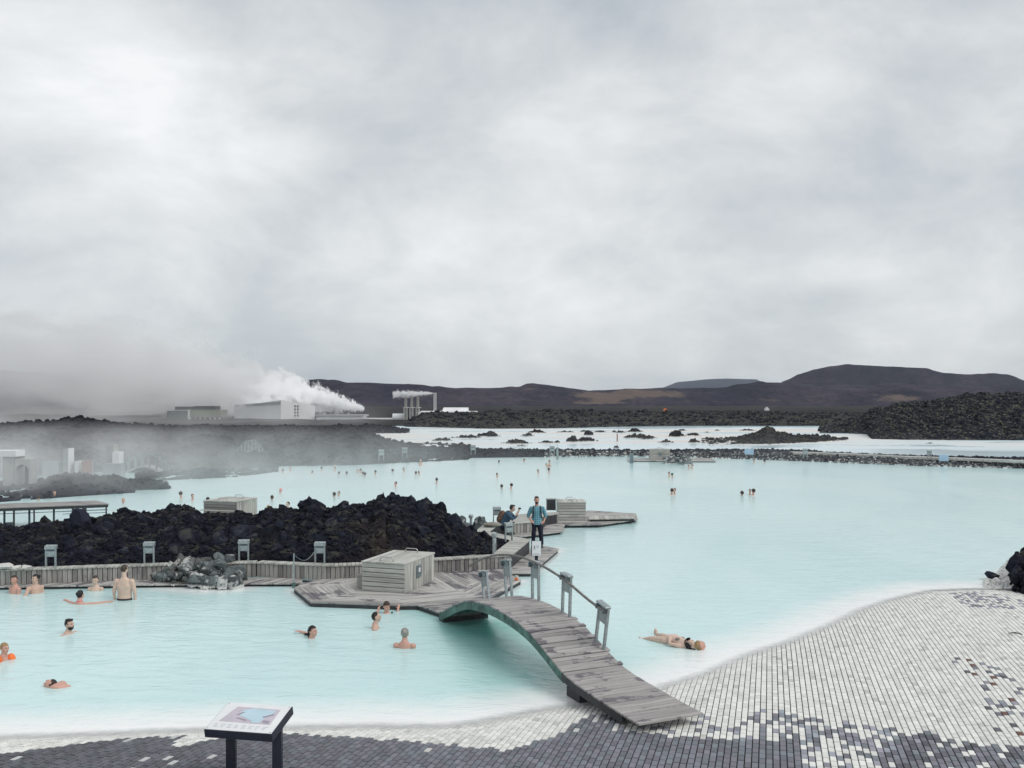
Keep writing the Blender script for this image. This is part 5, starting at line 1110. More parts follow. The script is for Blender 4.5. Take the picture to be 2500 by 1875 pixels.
v0 = pp(962, 0).x-lb.location.x; bm = bmesh.new(); bmesh.ops.create_cone(bm, cap_ends=True, segments=16, radius1=1.2, radius2=1.2, depth=3.4, matrix=Matrix.Translation((pp(972, 0).x-lb.location.x, 1.5, pp(0, 1020).z-lb.location.z)) @ Matrix.Rotation(R(90), 4, 'Y')); link('tank', bm_mesh('tank', bm, M['white_clad'], 0, False), lb)
for i, (px, lab) in enumerate(((990.5, 'left one of three grey silencer stacks beside the steam jet'), (1005, 'middle one of three grey silencer stacks'), (1020, 'right one of three grey silencer stacks'))):
    b = pp(px, 1046); h = pp(0, 968).z-b.z; o = empty('silencer_stack', tuple(b)); tag(o, lab, 'stack', 'silencer stacks of the power plant')
    bm = bmesh.new(); tube_bm(bm, [(0, 0, 0), (0, 0, h*.62), (0, 0, h*.66), (0, 0, h*.96), (0, 0, h)], [.55, .55, .42, .42, .30], 14); link('shell', bm_mesh('shell', bm, M['stack']), o)
    bm = bmesh.new(); bmesh.ops.create_cone(bm, cap_ends=True, segments=14, radius1=.85, radius2=.85, depth=.14, matrix=Matrix.Translation((.1, 0, h*.655))); link('platform', bm_mesh('platform', bm, M['white_clad']), o)
    bm = bmesh.new(); 
    for x in (-.42, .42): tube_bm(bm, [(x, -.6, 0), (x, -.6, h*.64)], .09, 5)
    link('pipe', bm_mesh('pipe', bm, M['white_clad']), o)
vb = pp(1062, 1032); h = pp(0, 959).z-vb.z; o = empty('twin_stack', tuple(vb)); tag(o, 'pair of thin tall vent pipes trailing a wisp of steam', 'stack')
for x in (-.25, .25): bm = bmesh.new(); tube_bm(bm, [(x, 0, 0), (x, 0, h)], .13, 8); link('vent_pipe', bm_mesh('vent_pipe', bm, M['white_clad']), o)
link('tie_plate', boxmesh('tie_plate', -.55, .30, -.2, .2, h-.25, h-.12, M['white_clad']), o)
qb = pp(1076, 1026); o = empty('round_roofed_shed', tuple(qb)); tag(o, 'white shed with a rounded barrel roof right of the stacks', 'shed')
xw = (pp(1142, 0).x-qb.x); h = pp(0, 995).z-qb.z; vs, fs = [], []; n = 10
for i in range(n+1):
    a = i/n*math.pi; 
    for (xx, ins) in ((0, 1.0), (xw, 0)): vs.append((xx+(.6*math.sin(a) if xx == 0 else .9*math.sin(a)*0), 4-4*math.cos(a), 1.4+(h-1.4)*math.sin(a)))
vs += [(0, 0, 0), (xw, 0, 0), (0, 8, 0), (xw, 8, 0)]
for i in range(n): fs.append((2*i, 2*i+1, 2*i+3, 2*i+2))
k = 2*(n+1); fs += [(k, k+1, 1, 0), (k+3, k+2, 2*n, 2*n+1), tuple([k]+[2*i for i in range(n+1)]+[k+2]), tuple([k+1]+[2*i+1 for i in range(n+1)][::1]+[k+3])[::-1]]
link('shell', mesh('shell', vs, fs, M['white_clad']), o)
for i in range(6): link('roof_vent', boxmesh('roof_vent', -.12, .12, 2.2, 2.5, 0, .3, M['grey_clad']), o, (xw*(.12+.13*i), 0, h-.55))
bm = bmesh.new(); tube_bm(bm, [tuple(pp(1024, 1026, -1)), tuple(pp(1024, 1009, -1)), tuple(pp(1030, 1006, -1)), tuple(pp(1166, 1006.5, -1))], .36, 8); o = link('steam_pipe', bm_mesh('steam_pipe', bm, M['white_clad'])); tag(o, 'long white overground pipe running past the rounded shed', 'pipe')
qb = PD(1283, 1009, 300); o = empty('long_shed', tuple(qb)); tag(o, 'long flat white roof showing above the far lava bank', 'shed'); xw = PD(1341, 0, 300).x-qb.x
link('roof', boxmesh('roof', 0, xw, 0, 4, .25, .75, M['white_clad']), o); link('wall', boxmesh('wall', .3, xw-.3, .2, 3.8, -2, .24, M['grey_clad']), o)
for (x, y, lab, c) in ((1624,1004,'tiny orange digger on the far plain','orange'),(1872,1001,'tiny white van on the far plain','white_clad')):
    q = PD(x, y, 440); o = empty('vehicle', tuple(q)); tag(o, lab, 'vehicle'); link('body', boxmesh('body', -1.0, 1.0, -.8, .8, -.3, .8, M[c], .1), o); link('cab', boxmesh('cab', -.5, .4, -.7, .7, .8, 1.4, M[c], .1), o)

# ------------------------------------------------------------------ people
DG_ = None
class Fig:
    """one continuous body: overlapping limbs grown together by a voxel remesh"""
    def __init__(s): s.V, s.F, s.n = [], [], 0
    def add(s, vs, fs):
        s.F += [tuple(i+s.n for i in f) for f in fs]; s.V += [tuple(v) for v in vs]; s.n += len(vs)
    def limb(s, pts, rad, seg=10):           # tapered tube with rounded ends
        pts = [Vector(p) for p in pts]; P2, R2 = [], []
        d0 = (pts[1]-pts[0]).normalized(); d1 = (pts[-1]-pts[-2]).normalized()
        for a in (-1.0, -.8, -.45): P2.append(pts[0]+d0*rad[0]*a); R2.append(rad[0]*max(.06, math.sqrt(1-a*a)))
        for p, r in zip(pts, rad): P2.append(p); R2.append(r)
        for a in (.45, .8, 1.0): P2.append(pts[-1]+d1*rad[-1]*a); R2.append(rad[-1]*max(.06, math.sqrt(1-a*a)))
        bm = bmesh.new(); tube_bm(bm, P2, R2, seg); bm.verts.index_update(); s.add([v.co[:] for v in bm.verts], [[v.index for v in f.verts] for f in bm.faces]); bm.free()
    def ell(s, c, r, rot=None, sub=2):
        V, T = ICO[sub]; c = Vector(c)
        for_ = [(rot @ Vector((v[0]*r[0], v[1]*r[1], v[2]*r[2])) if rot is not None else Vector((v[0]*r[0], v[1]*r[1], v[2]*r[2])))+c for v in V]; s.add(for_, [tuple(t) for t in T])
    def loft(s, rings, seg=14):              # rings: (x, y, z, rx, ry)
        vs, fs = [], []
        for (x, y, z, rx, ry) in rings:
            for k in range(seg): a = 2*math.pi*k/seg; vs.append((x+rx*math.cos(a), y+ry*math.sin(a), z))
        for i in range(len(rings)-1):
            for k in range(seg): fs.append((i*seg+k, i*seg+(k+1) % seg, i*seg+seg+(k+1) % seg, i*seg+seg+k))
        fs += [tuple(range(seg))[::-1], tuple((len(rings)-1)*seg+k for k in range(seg))]; s.add(vs, fs)
    def xform(s, Mx): s.V = [tuple(Mx @ Vector(v)) for v in s.V]
    def build(s, name, mat, parent, vox=0.014, smooth=3, Mx=None):
        me = bpy.data.meshes.new(name); me.from_pydata(s.V, [], s.F)
        if Mx is not None: me.transform(Mx)
        t = bpy.data.objects.new(name, me); COL.objects.link(t)
        m_ = t.modifiers.new('r', 'REMESH'); m_.mode = 'VOXEL'; m_.voxel_size = vox; m_.use_smooth_shade = True
        if smooth: q_ = t.modifiers.new('s', 'SMOOTH'); q_.factor = 0.5; q_.iterations = smooth
        ev = t.evaluated_get(bpy.context.evaluated_depsgraph_get()); nm = bpy.data.meshes.new_from_object(ev); nm.name = name
        bpy.data.objects.remove(t); bpy.data.meshes.remove(me); nm.materials.clear(); nm.materials.append(mat)
        nm.polygons.foreach_set('use_smooth', [True]*len(nm.polygons)); return link(name, nm, parent)
ICO = {k: ico(k) for k in (1, 2, 3)}
def head(f, c, Rm, s=1.0, neck=True, neck_to=None):
    """add a head centred at c; Rm turns it (facing -Y at rest)"""
    c = Vector(c); T = lambda v: c+Rm @ (Vector(v)*s)
    f.ell(c+Rm @ Vector((0, .008, .022))*s, (.076*s, .096*s, .098*s), Rm); f.ell(T((0, -.022, -.050)), (.056*s, .068*s, .066*s), Rm); f.ell(T((0, -.062, -.086)), (.026*s, .026*s, .024*s), Rm)
    f.limb([T((0, -.088, .020)), T((0, -.108, -.020))], [.010*s, .016*s], 6); f.ell(T((0, -.080, .036)), (.052*s, .016*s, .012*s), Rm)
    for sx in (-1, 1): f.ell(T((.078*sx, .012, -.004)), (.012*s, .024*s, .033*s), Rm); f.ell(T((.040*sx, -.066, -.022)), (.024*s, .022*s, .022*s), Rm)
    if neck: f.limb([T((0, .018, -.07)), Vector(neck_to) if neck_to else T((0, .03, -.19))], [.056*s, .070*s])
def face_bits(parent, c, Rm, s=1.0, mouth=True):
    c = Vector(c); T = lambda v: c+Rm @ (Vector(v)*s)
    f = Fig()
    for sx in (-1, 1): f.ell(T((.031*sx, -.0835, .014)), (.011*s, .007*s, .006*s), Rm, 1); f.ell(T((.031*sx, -.089, .035)), (.017*s, .006*s, .004*s), Rm, 1)
    link('eyes', mesh('eyes', f.V, f.F, M['eye'], True), parent)
    if mouth: f = Fig(); f.ell(T((0, -.086, -.056)), (.023*s, .008*s, .006*s), Rm, 1); link('mouth', mesh('mouth', f.V, f.F, M['mouth'], True), parent)
def hair(parent, c, Rm, mat, s=1.0, style='short', name='hair', seed=1):
    c = Vector(c); V, T = ICO[3]; vs = []
    for v in V:
        x, y, z = v; k = 1+0.07*float(fbm(x*4+seed, y*4, z*4, 3))
        vs.append((x*.083*k, y*.104*k+.014, z*.108*k+.030))
    def keep(v):
        x, y, z = v; front = y < -.030
        if style == 'receding': return z > .045+max(0, -y)*1.6 if y < .03 else z > -.055
        lim = (.070 if style != 'fringe' else .048) if front else (-.075 if style in ('bun', 'long', 'pony') else -.062)
        if not front and y < .03: lim = -.012 if style not in ('long',) else -.06
        return z > lim
    fs = [tuple(t) for t in T if all(keep(vs[i]) for i in t)]
    f = Fig(); f.add(vs, fs)
    used = sorted({i for t in fs for i in t}); mp = {o: n for n, o in enumerate(used)}
    V2 = [c+Rm @ (Vector(vs[i])*s) for i in used]; F2 = [tuple(mp[i] for i in t) for t in fs]; b = Fig(); b.add(V2, F2)
    T_ = lambda v: c+Rm @ (Vector(v)*s)
    if style == 'bun': b.ell(T_((0, .115, .06)), (.045*s, .045*s, .045*s), Rm)
    if style == 'pony': b.limb([T_((0, .11, .0)), T_((0, .13, -.06)), T_((.0, .10, -.15))], [.035*s, .030*s, .012*s])
    if style == 'long': b.limb([T_((0, .09, -.02)), T_((0, .10, -.13))], [.07*s, .05*s])
    if style == 'quiff': b.ell(T_((0, -.040, .106)), (.060*s, .052*s, .030*s), Rm); b.ell(T_((0.0, .03, .108)), (.068*s, .066*s, .032*s), Rm)
    return link(name, mesh(name, b.V, b.F, mat, True), parent)
def beard(parent, c, Rm, mat, s=1.0):
    c = Vector(c); V, T = ICO[2]; vs = [(v[0]*.066, v[1]*.078-.024, v[2]*.082-.050) for v in V]
    fs = [tuple(t) for t in T if all(vs[i][2] < -.034 and vs[i][1] < .035 for i in t)]
    adj = {}; 
    for t in fs:
        for i in t: adj.setdefault(i, []).append(t)
    seen, best = set(), []
    for t0 in fs:
        if t0 in seen: continue
        st, comp = [t0], []; seen.add(t0)
        while st:
            t = st.pop(); comp.append(t)
            for i in t:
                for u in adj[i]:
                    if u not in seen: seen.add(u); st.append(u)
        if len(comp) > len(best): best = comp
    used = sorted({i for t in best for i in t}); mp = {o_: n for n, o_ in enumerate(used)}; vs = [vs[i] for i in used]; fs = [tuple(mp[i] for i in t) for t in best]
    return link('beard', mesh('beard', [c+Rm @ (Vector(v)*s) for v in vs], fs, mat, True), parent)
def hand(f, wrist, dirv, palm_n, s=1.0, curl=0.5, thumb_side=1):
    """palm and five bent fingers"""
    d = Vector(dirv).normalized(); n = Vector(palm_n); n = (n-d*n.dot(d)).normalized(); sd = d.cross(n).normalized()*thumb_side; w_ = Vector(wrist)
    Rm = Matrix((sd, d, n)).transposed(); f.ell(w_+d*.050*s, (.042*s, .055*s, .018*s), Rm)
    for i, (o, L) in enumerate(((.030, .072), (.011, .082), (-.010, .076), (-.030, .060))):
        a = w_+d*.088*s+sd*o*s; d1 = (d+n*curl*.5).normalized(); d2 = (d+n*curl*1.6).normalized(); b = a+d1*L*.5*s; f.limb([a-d*.02*s, b, b+d2*L*.5*s], [.0105*s, .010*s, .0085*s], 6)
    a = w_+d*.03*s+sd*.038*s; b = a+(d*.55+sd*.8)*.045*s; f.limb([a-sd*.015*s, b, b+(d+n*.4).normalized()*.036*s], [.013*s, .012*s, .010*s], 6)
def rz(a): return Matrix.Rotation(R(a), 3, 'Z')
def rotm(y=0, p=0, r=0): return (Matrix.Rotation(R(y), 3, 'Z') @ Matrix.Rotation(R(p), 3, 'X') @ Matrix.Rotation(R(r), 3, 'Y'))
def person(loc, yaw, label): o = empty('person', tuple(loc), R(yaw)); tag(o, label, 'person'); return o

def torso(f, zs, hip=False, w=1.0, male=True):   # zs = shoulder height above the origin; body goes down into the water
    sh = .185*w if male else .158*w
    f.loft([(0, .0, zs-.62, .15*w, .105*w), (0, .0, zs-.50, .155*w if male else .15*w, .108*w), (0, .0, zs-.36, .145*w if male else .118*w, .105*w), (0, -.005, zs-.20, .165*w if male else .135*w, .115*w), (0, .0, zs-.08, .165*w if male else .135*w, .10*w), (0, .012, zs-.005, .125*w, .082*w), (0, .016, zs+.03, .085, .07), (0, .016, zs+.06, .06, .06)])
    for sx in (-1, 1): f.ell((sx*sh, .01, zs-.055), (.066*w, .065*w, .062*w))
    return sh
def bather(loc, yaw, label, zs, style='short', hmat='hair_dark', skin='skin', male=True, hy=0, hpitch=0, arms=None, w=1.0, fb=True, brd=None, extra=None, hs=1.0):
    """zs = shoulder height above the water surface"""
    o = person(loc, yaw, label); f = Fig(); sh = torso(f, zs, w=w, male=male); Rm = rotm(hy, hpitch); hc = Vector((0, -.020, zs+.190*hs)); head(f, hc, Rm, hs, neck_to=(0, .012, zs))
    for side, pts in (arms or {-1: None, 1: None}).items():
        S0_ = Vector((side*sh, .01, zs-.05))
        if pts is None: pts = [(side*(sh+.05), -.02, zs-.32), (side*(sh+.02), -.16, zs-.52)]
        pts = [Vector(p) for p in pts]; f.limb([S0_]+pts, [.056*w]+[.043*w, .030][:len(pts)]); 
        hd = (pts[-1]-(pts[-2] if len(pts) > 1 else S0_)).normalized(); hand(f, pts[-1], hd, (0, -.3, -.9) if abs(hd.z) < .8 else (-side, 0, 0), .95, .4, side)
    f.build('body', M[skin], o, .012); hair(o, hc, Rm, M[hmat], hs, style, seed=hash(label) % 50 if False else len(label))
    if fb: face_bits(o, hc, Rm, hs)
    if brd: beard(o, hc, Rm, M[brd], hs)
    o['_hc'] = list(hc); return o
def ringband(parent, name, z0, z1, rx, ry, mat, c=(0, 0)):
    f = Fig(); f.loft([(c[0], c[1], z0, rx, ry), (c[0], c[1], (z0+z1)/2, rx*1.01, ry*1.01), (c[0], c[1], z1, rx, ry)], 20); return link(name, mesh(name, f.V, f.F, mat, True), parent)

# bathers near the bench
o = bather(P(36, 1448), -35, 'man at far left of the pool turned right, chest deep by the bench', .17, 'short', 'hair_brown', 'skin_pink', True, 45, w=1.05)
o = bather(P(86, 1448), 35, 'dark haired woman facing the man at far left by the bench', .20, 'bun', 'hair_dark', 'skin', False, -60, arms={-1: [(-.25, -.20, .02), (-.38, -.34, -.06)], 1: None})
o = bather(P(233, 1442), 0, 'woman facing the camera with hair tied back, left of the waist deep man', .10, 'bun', 'hair_brown', 'skin_pale', False, 10, 8)
ringband(o, 'bikini_top', -.10, -.02, .142, .118, M['swim_dark'])
o = bather(P(195, 1474), 168, 'dark haired swimmer with a pink neck strap seen from behind, arms spread', .03, 'bun', 'hair_dark', 'skin_pink', False, 0, arms={-1: [(-.42, -.12, .0), (-.60, -.30, .015)], 1: [(.42, -.12, .0), (.62, -.26, .015)]}, fb=False)
ringband(o, 'swim_top', .0, .085, .075, .070, M['pink'], (0, .015))
# the man standing waist deep, back turned
o = person(P(304, 1464), 176, 'man standing waist deep with his bare back to the camera by the bench'); f = Fig(); zs = .56
f.loft([(0, .0, -.35, .16, .12), (0, .0, -.10, .185, .135), (0, .0, .02, .19, .135), (0, -.01, .14, .185, .13), (0, -.005, .32, .205, .135), (0, .0, .46, .205, .115), (0, .012, .54, .14, .085), (0, .016, .60, .068, .065)])
for sx in (-1, 1):
    f.ell((sx*.205, .01, .49), (.075, .075, .075)); f.limb([(sx*.215, .01, .49), (sx*.285, .01, .22), (sx*.285, -.03, -.06)], [.068, .052, .036]); hand(f, (sx*.285, -.03, -.06), (0, -.2, -1), (-sx, 0, 0), 1, .4, sx); f.ell((sx*.09, .06, .36), (.085, .07, .10))
hc = Vector((0.005, -.012, .790)); Rm = rotm(-18, 5); head(f, hc, Rm, 1.0, neck_to=(0, .012, .56)); f.build('body', M['skin_pale'], o, .013); hair(o, hc, Rm, M['hair_brown'], 1.0, 'short'); ringband(o, 'swim_shorts', -.12, .045, .196, .142, M['swim_dark'])
# swimmers in the near pool
o = bather(P(168, 1547), 70, 'bearded dark haired man swimming to the right in the open pool at left', .015, 'quiff', 'hair_dark', 'skin', True, 5, -4, brd='hair_dark', arms={-1: [(-.25, -.28, -.12), (-.2, -.5, -.2)], 1: [(.25, -.28, -.12), (.2, -.5, -.2)]})
o = bather(P(10, 1612), 60, 'blond child with orange armbands cut by the left edge of the photo', .07, 'short', 'hair_blond', 'skin_pink', False, 8, w=.72, hs=.90)
ab = Fig(); ab.limb([(-.13, -.02, .04), (-.17, -.04, -.10)], [.075, .075], 12); link('armband', mesh('armband', ab.V, ab.F, M['orange_vest'], True), o); ab = Fig(); ab.limb([(.13, -.02, .04), (.17, -.04, -.10)], [.075, .075], 12); link('armband', mesh('armband', ab.V, ab.F, M['orange_vest'], True), o)
o = person(P(130, 1676), 0, 'swimmer lying almost submerged at lower left, only pink head and shoulder showing'); f = Fig(); Rm = rotm(-90, -62); hc = Vector((-.06, 0, .035)); head(f, hc, Rm, .95, neck_to=(.12, 0, .0)); f.ell((.10, .0, .0), (.16, .15, .075)); f.ell((.10, .12, .01), (.09, .07, .06)); f.limb([(.22, 0, -.08), (.6, .02, -.22)], [.12, .10]); f.build('body', M['skin_pink'], o, .012); hair(o, hc, Rm, M['hair_dark'], .95, 'short')
o = bather(P(762, 1558), 62, 'woman with a wet dark ponytail floating with one arm stretched out behind her', -.04, 'pony', 'hair_dark', 'skin_pink', False, 6, 0, arms={-1: [(-.3, -.1, -.10), (-.3, -.36, -.14)], 1: [(.22, .22, .01), (.18, .50, .05)]})
st_ = Fig(); st_.limb([(.12, .14, .035), (.12, .30, .03)], [.03, .025], 8); link('swim_strap', mesh('swim_strap', st_.V, st_.F, M['swim_dark'], True), o)
o = bather(P(917, 1534), 95, 'man with a shaved dark haircut in profile, looking right towards the footbridge', .06, 'receding', 'hair_dark', 'skin', True, 12, -3)
o = bather(P(988, 1581), 172, 'grey haired man seen from behind in the middle of the near pool', .10, 'short', 'hair_grey', 'skin_pink', True, 5, w=1.0, fb=False)
wl = P(944, 1497)
o = bather(wl, 15, 'woman hanging on to the edge of the deck with both hands behind her head', -.02, 'fringe', 'hair_brown', 'skin_pink', False, 18, 12, arms={-1: [(-.24, .08, -.05), (-.20, .15, .04)], 1: [(.28, .08, -.05), (.31, .17, .05)]})
ss = Fig(); ss.limb([(.12, -.085, -.02), (.13, -.02, .02)], [.02, .02], 6); link('swim_strap', mesh('swim_strap', ss.V, ss.F, M['swim_dark'], True), o)
# the floating pair right of the bridge
wA, wB = P(1592, 1558, 0), P(1690, 1584, 0); dv = (wA-wB); ya = math.degrees(math.atan2(dv.y, dv.x))
o = person(P(1686, 1583, .0)+Vector((0, 0, .012)), ya-180, 'woman with dark hair in a patterned bikini floating on her back right of the footbridge')
f = Fig(); Rm = Matrix.Rotation(R(90), 3, 'Z') @ Matrix.Rotation(R(-70), 3, 'X'); hc = Vector((.02, 0, .085))   # lies along local -X, head at the origin
f.loft_ = None
f.limb([(-.17, 0, .02), (-.30, 0, .035), (-.45, .0, .035), (-.58, 0, .03)], [.13, .145, .125, .145], 14); f.ell((-.20, .13, .02), (.07, .06, .06)); f.ell((-.20, -.13, .02), (.07, .06, .06)); f.ell((-.29, .065, .115), (.065, .06, .05)); f.ell((-.29, -.065, .115), (.065, .06, .05)); f.ell((-.62, 0, .02), (.14, .18, .11))
f.limb([(-.66, .09, .03), (-.96, .20, .02), (-1.22, .30, -.01)], [.098, .072, .042]); f.limb([(-.66, -.09, .03), (-.98, -.14, .01), (-1.24, -.17, -.05)], [.098, .072, .042]); f.ell((-1.28, .32, .045), (.045, .045, .08)); f.ell((-1.29, -.18, -.05), (.045, .045, .07))
f.limb([(-.20, -.15, .02), (-.38, -.235, .05), (-.50, -.10, .14)], [.048, .040, .030]); hand(f, (-.50, -.10, .14), (-.4, .9, 0), (0, 0, -1), .9, .3, 1); f.limb([(-.20, .15, .02), (-.40, .23, .05), (-.52, .10, .15)], [.048, .040, .030]); hand(f, (-.52, .10, .15), (-.4, -.9, 0), (0, 0, -1), .9, .3, -1)
head(f, hc, Rm, .95, neck_to=(-.14, 0, .02)); f.build('body', M['skin_pale'], o, .012); hair(o, hc, Rm, M['hair_dark'], 1.25, 'long')
b_ = Fig(); [b_.ell((-.29, sy*.065, .125), (.066, .061, .045)) for sy in (-1, 1)]; link('bikini_top', mesh('bikini_top', b_.V, b_.F, M['bikini'], True), o); b_ = Fig(); b_.ell((-.645, 0, .025), (.085, .178, .118)); link('bikini_bottom', mesh('bikini_bottom', b_.V, b_.F, M['bikini'], True), o)
o = bather(P(1708, 1586, 0)+Vector((0, 0, 0)), 95, 'fair haired man close behind the head of the floating woman', -.10, 'receding', 'hair_blond', 'skin_pink', True, 8, -40, arms={-1: [(-.22, -.1, -.25), (-.2, -.3, -.35)], 1: [(.22, -.1, -.25), (.2, -.3, -.35)]}, hs=.98)

# the man standing on the three cornered deck
o = person(P(1311, 1336, DZ), 2, 'man in a teal plaid shirt and navy trousers standing with hands at his pockets'); HH = 1.0
sk = Fig(); hc = Vector((-.01, -.015, 1.655)); Rm = rotm(4, 0); head(sk, hc, Rm, 1.06, neck_to=(0, .02, 1.44))
hipz = .93
sk.loft([(0, 0, .86, .16, .11), (0, 0, .96, .165, .115), (0, 0, 1.12, .150, .105), (0, 0, 1.28, .17, .115), (0, .005, 1.38, .17, .10), (0, .015, 1.44, .10, .075)])
ARM = {-1: [(-.205, .01, 1.375), (-.315, .045, 1.10), (-.215, -.075, .935)], 1: [(.205, .01, 1.375), (.31, .05, 1.10), (.235, -.06, .905)]}
LEG = {-1: [(-.09, 0, .86), (-.12, -.02, .48), (-.135, .02, .09)], 1: [(.09, 0, .86), (.135, -.02, .48), (.165, .0, .09)]}
for sx in (-1, 1):
    sk.limb(ARM[sx], [.058, .046, .032]); hand(sk, ARM[sx][2], (-sx*.75, -.25, -.45), (0, .6, -.3), 1.0, .5, -sx); sk.limb(LEG[sx], [.09, .062, .042]); 
sk.build('body', M['skin_pink'], o, .011); face_bits(o, hc, Rm, 1.06); hair(o, hc, Rm, M['hair_brown'], 1.06, 'quiff'); beard(o, hc, Rm, M['hair_brown'], 1.06)
s = Fig(); s.loft([(0, -.01, .80, .170, .125), (0, -.005, .84, .182, .132), (0, 0, .97, .180, .128), (0, 0, 1.12, .172, .122), (0, 0, 1.28, .192, .132), (0, .004, 1.38, .195, .112), (0, .014, 1.435, .125, .088), (0, .018, 1.465, .075, .07)])
for sx in (-1, 1): s.ell((sx*.20, .01, 1.375), (.075, .075, .07)); a = [Vector(p) for p in ARM[sx]]; s.limb([a[0], a[1], a[1].lerp(a[2], .12)], [.074, .066, .062])
s.build('shirt', M['plaid'], o, .013)
t = Fig(); t.loft([(0, 0, .82, .172, .125), (0, 0, .90, .172, .122), (0, 0, .945, .168, .118)]); t.ell((0, .02, .84), (.165, .12, .10))
for sx in (-1, 1): t.limb([(sx*.092, 0, .84), LEG[sx][1], (LEG[sx][2][0], LEG[sx][2][1], .13)], [.112, .086, .072])
t.build('trousers', M['denim'], o, .013)
for sx in (-1, 1): 
    sh_ = Fig(); x, y, _ = LEG[sx][2]; sh_.limb([(x, y+.04, .055), (x+sx*.01, y-.10, .045), (x+sx*.015, y-.19, .035)], [.055, .048, .036]); sh_.limb([(x, y+.02, .06), (x, y+.02, .12)], [.055, .052]); sh_.build('shoe', M['shoe'], o, .012)
for sx in (-1, 1): bm = bmesh.new(); tube_bm(bm, [(sx*.115, .10, 1.40), (sx*.122, .0, 1.452), (sx*.125, -.105, 1.40), (sx*.132, -.138, 1.25), (sx*.15, -.115, 1.10), (sx*.19, .0, 1.04), (sx*.15, .14, 1.02)], [.024]*7, 6); link('backpack_strap', bm_mesh('backpack_strap', bm, M['pack'], 0, True), o)
bp_ = Fig(); bp_.ell((0, .215, 1.18), (.15, .105, .22)); bp_.build('backpack', M['pack'], o, .016)

# the crouching photographer
o = person(P(1226, 1305, DZ)+Vector((.05, 0, 0)), 78, 'dark haired person in a blue shirt crouching with a brown backpack, holding a camera up'); f = Fig()
hc = Vector((0, -.36, 1.02)); Rm = rotm(12, 4)
f.loft([(0, .02, .24, .15, .13), (0, .0, .34, .16, .13)]); f.limb([(0, .02, .36), (0, -.08, .56), (0, -.20, .76)], [.145, .145, .155], 14); f.ell((0, -.24, .82), (.19, .10, .09)); head(f, hc, Rm, 1.0, neck_to=(0, -.25, .82))
for sx in (-1, 1):
    f.limb([(sx*.19, -.22, .82), (sx*.22, -.42, .62), (sx*.06, -.60, .93)], [.055, .044, .032]); hand(f, (sx*.06, -.60, .93), (-sx*.3, -.3, .9), (0, .5, .2), .95, .6, -sx); f.limb([(sx*.10, .02, .33), (sx*.16, -.36, .42), (sx*.16, -.22, .08)], [.09, .066, .045]); f.limb([(sx*.16, -.20, .05), (sx*.16, -.36, .045)], [.048, .038])
f.build('body', M['skin'], o, .012); hair(o, hc, Rm, M['hair_dark'], 1.06, 'quiff')
s = Fig(); s.limb([(0, .03, .36), (0, -.08, .56), (0, -.20, .77)], [.165, .165, .172], 14); s.ell((0, -.24, .82), (.21, .11, .10))
for sx in (-1, 1): s.limb([(sx*.19, -.22, .82), (sx*.22, -.42, .62), (sx*.17, -.48, .72)], [.078, .066, .058])
s.build('shirt', M['blue_shirt'], o, .014)
t = Fig(); t.ell((0, .04, .30), (.18, .16, .13))
for sx in (-1, 1): t.limb([(sx*.10, .02, .32), (sx*.16, -.37, .42), (sx*.16, -.22, .12)], [.115, .09, .072])
t.build('trousers', M['denim'], o, .015)
for sx in (-1, 1): sh_ = Fig(); sh_.limb([(sx*.16, -.16, .05), (sx*.16, -.40, .04)], [.055, .04]); sh_.build('shoe', M['shoe'], o, .014)
bp_ = Fig(); bp_.limb([(0, .13, .60), (0, .04, .82)], [.15, .12], 12); bp_.ell((0, .19, .58), (.13, .09, .12)); bp_.build('backpack', M['pack_brown'], o, .018)
cm_ = Vector((0, -.62, 1.02)); link('camera_body', boxmesh('camera_body', -.06, .06, -.02, .03, -.04, .04, M['phone'], .008), o, tuple(cm_)); bm = bmesh.new(); bmesh.ops.create_cone(bm, cap_ends=True, segments=14, radius1=.032, radius2=.032, depth=.06, matrix=Matrix.Translation((0, -.045, 0)) @ Matrix.Rotation(R(90), 4, 'X')); link('camera_lens', bm_mesh('camera_lens', bm, M['phone'], 0, True), o, tuple(cm_))
q = P(1203, 1283, .58); bg_ = Fig(); bg_.ell((0, 0, .06), (.34, .20, .10)); bg_.ell((-.2, .02, .05), (.2, .16, .08)); o2 = empty('jacket', (q.x, q.y, .56)); tag(o2, 'grey brown jacket lying on the bench behind the crouching photographer', 'jacket'); bg_.build('cloth', M['grey_cloth'], o2, .025)

# bathers far out: head and shoulders, one mesh each with hair as a second material
def far_mesh(kind):
    f = Fig(); nf = []
    def addm(fn, mi): n0 = len(f.F); fn(); nf.extend([mi]*(len(f.F)-n0))
    Rm = rotm(0); zs = {'head': -.075, 'shoulder': .02, 'chest': .20}[kind.split('_')[0]]
    hc = Vector((0, -.01, zs+.21))
    addm(lambda: (f.ell(hc+Vector((0, 0, .01)), (.078, .096, .108), Rm), f.ell(hc+Vector((0, -.03, -.06)), (.055, .06, .06), Rm), f.limb([hc+Vector((0, .01, -.08)), (0, .01, zs-.02)], [.05, .055], 8)), 0)
    addm(lambda: (f.ell((0, 0, zs-.07), (.19, .10, .085)), f.loft([(0, 0, -.3, .15, .1), (0, 0, zs-.05, .16, .10)], 10) if zs > .05 else None), 0)
    back = 'back' in kind
    addm(lambda: (f.ell(hc+Vector((0, .022, .030)), (.086, .100, .106), Rm) if not back else f.ell(hc+Vector((0, -.012, .022)), (.087, .112, .112), Rm)), 1)
    me = mesh('person', f.V, f.F, M['skin'], True); return me, nf
FARM = {}
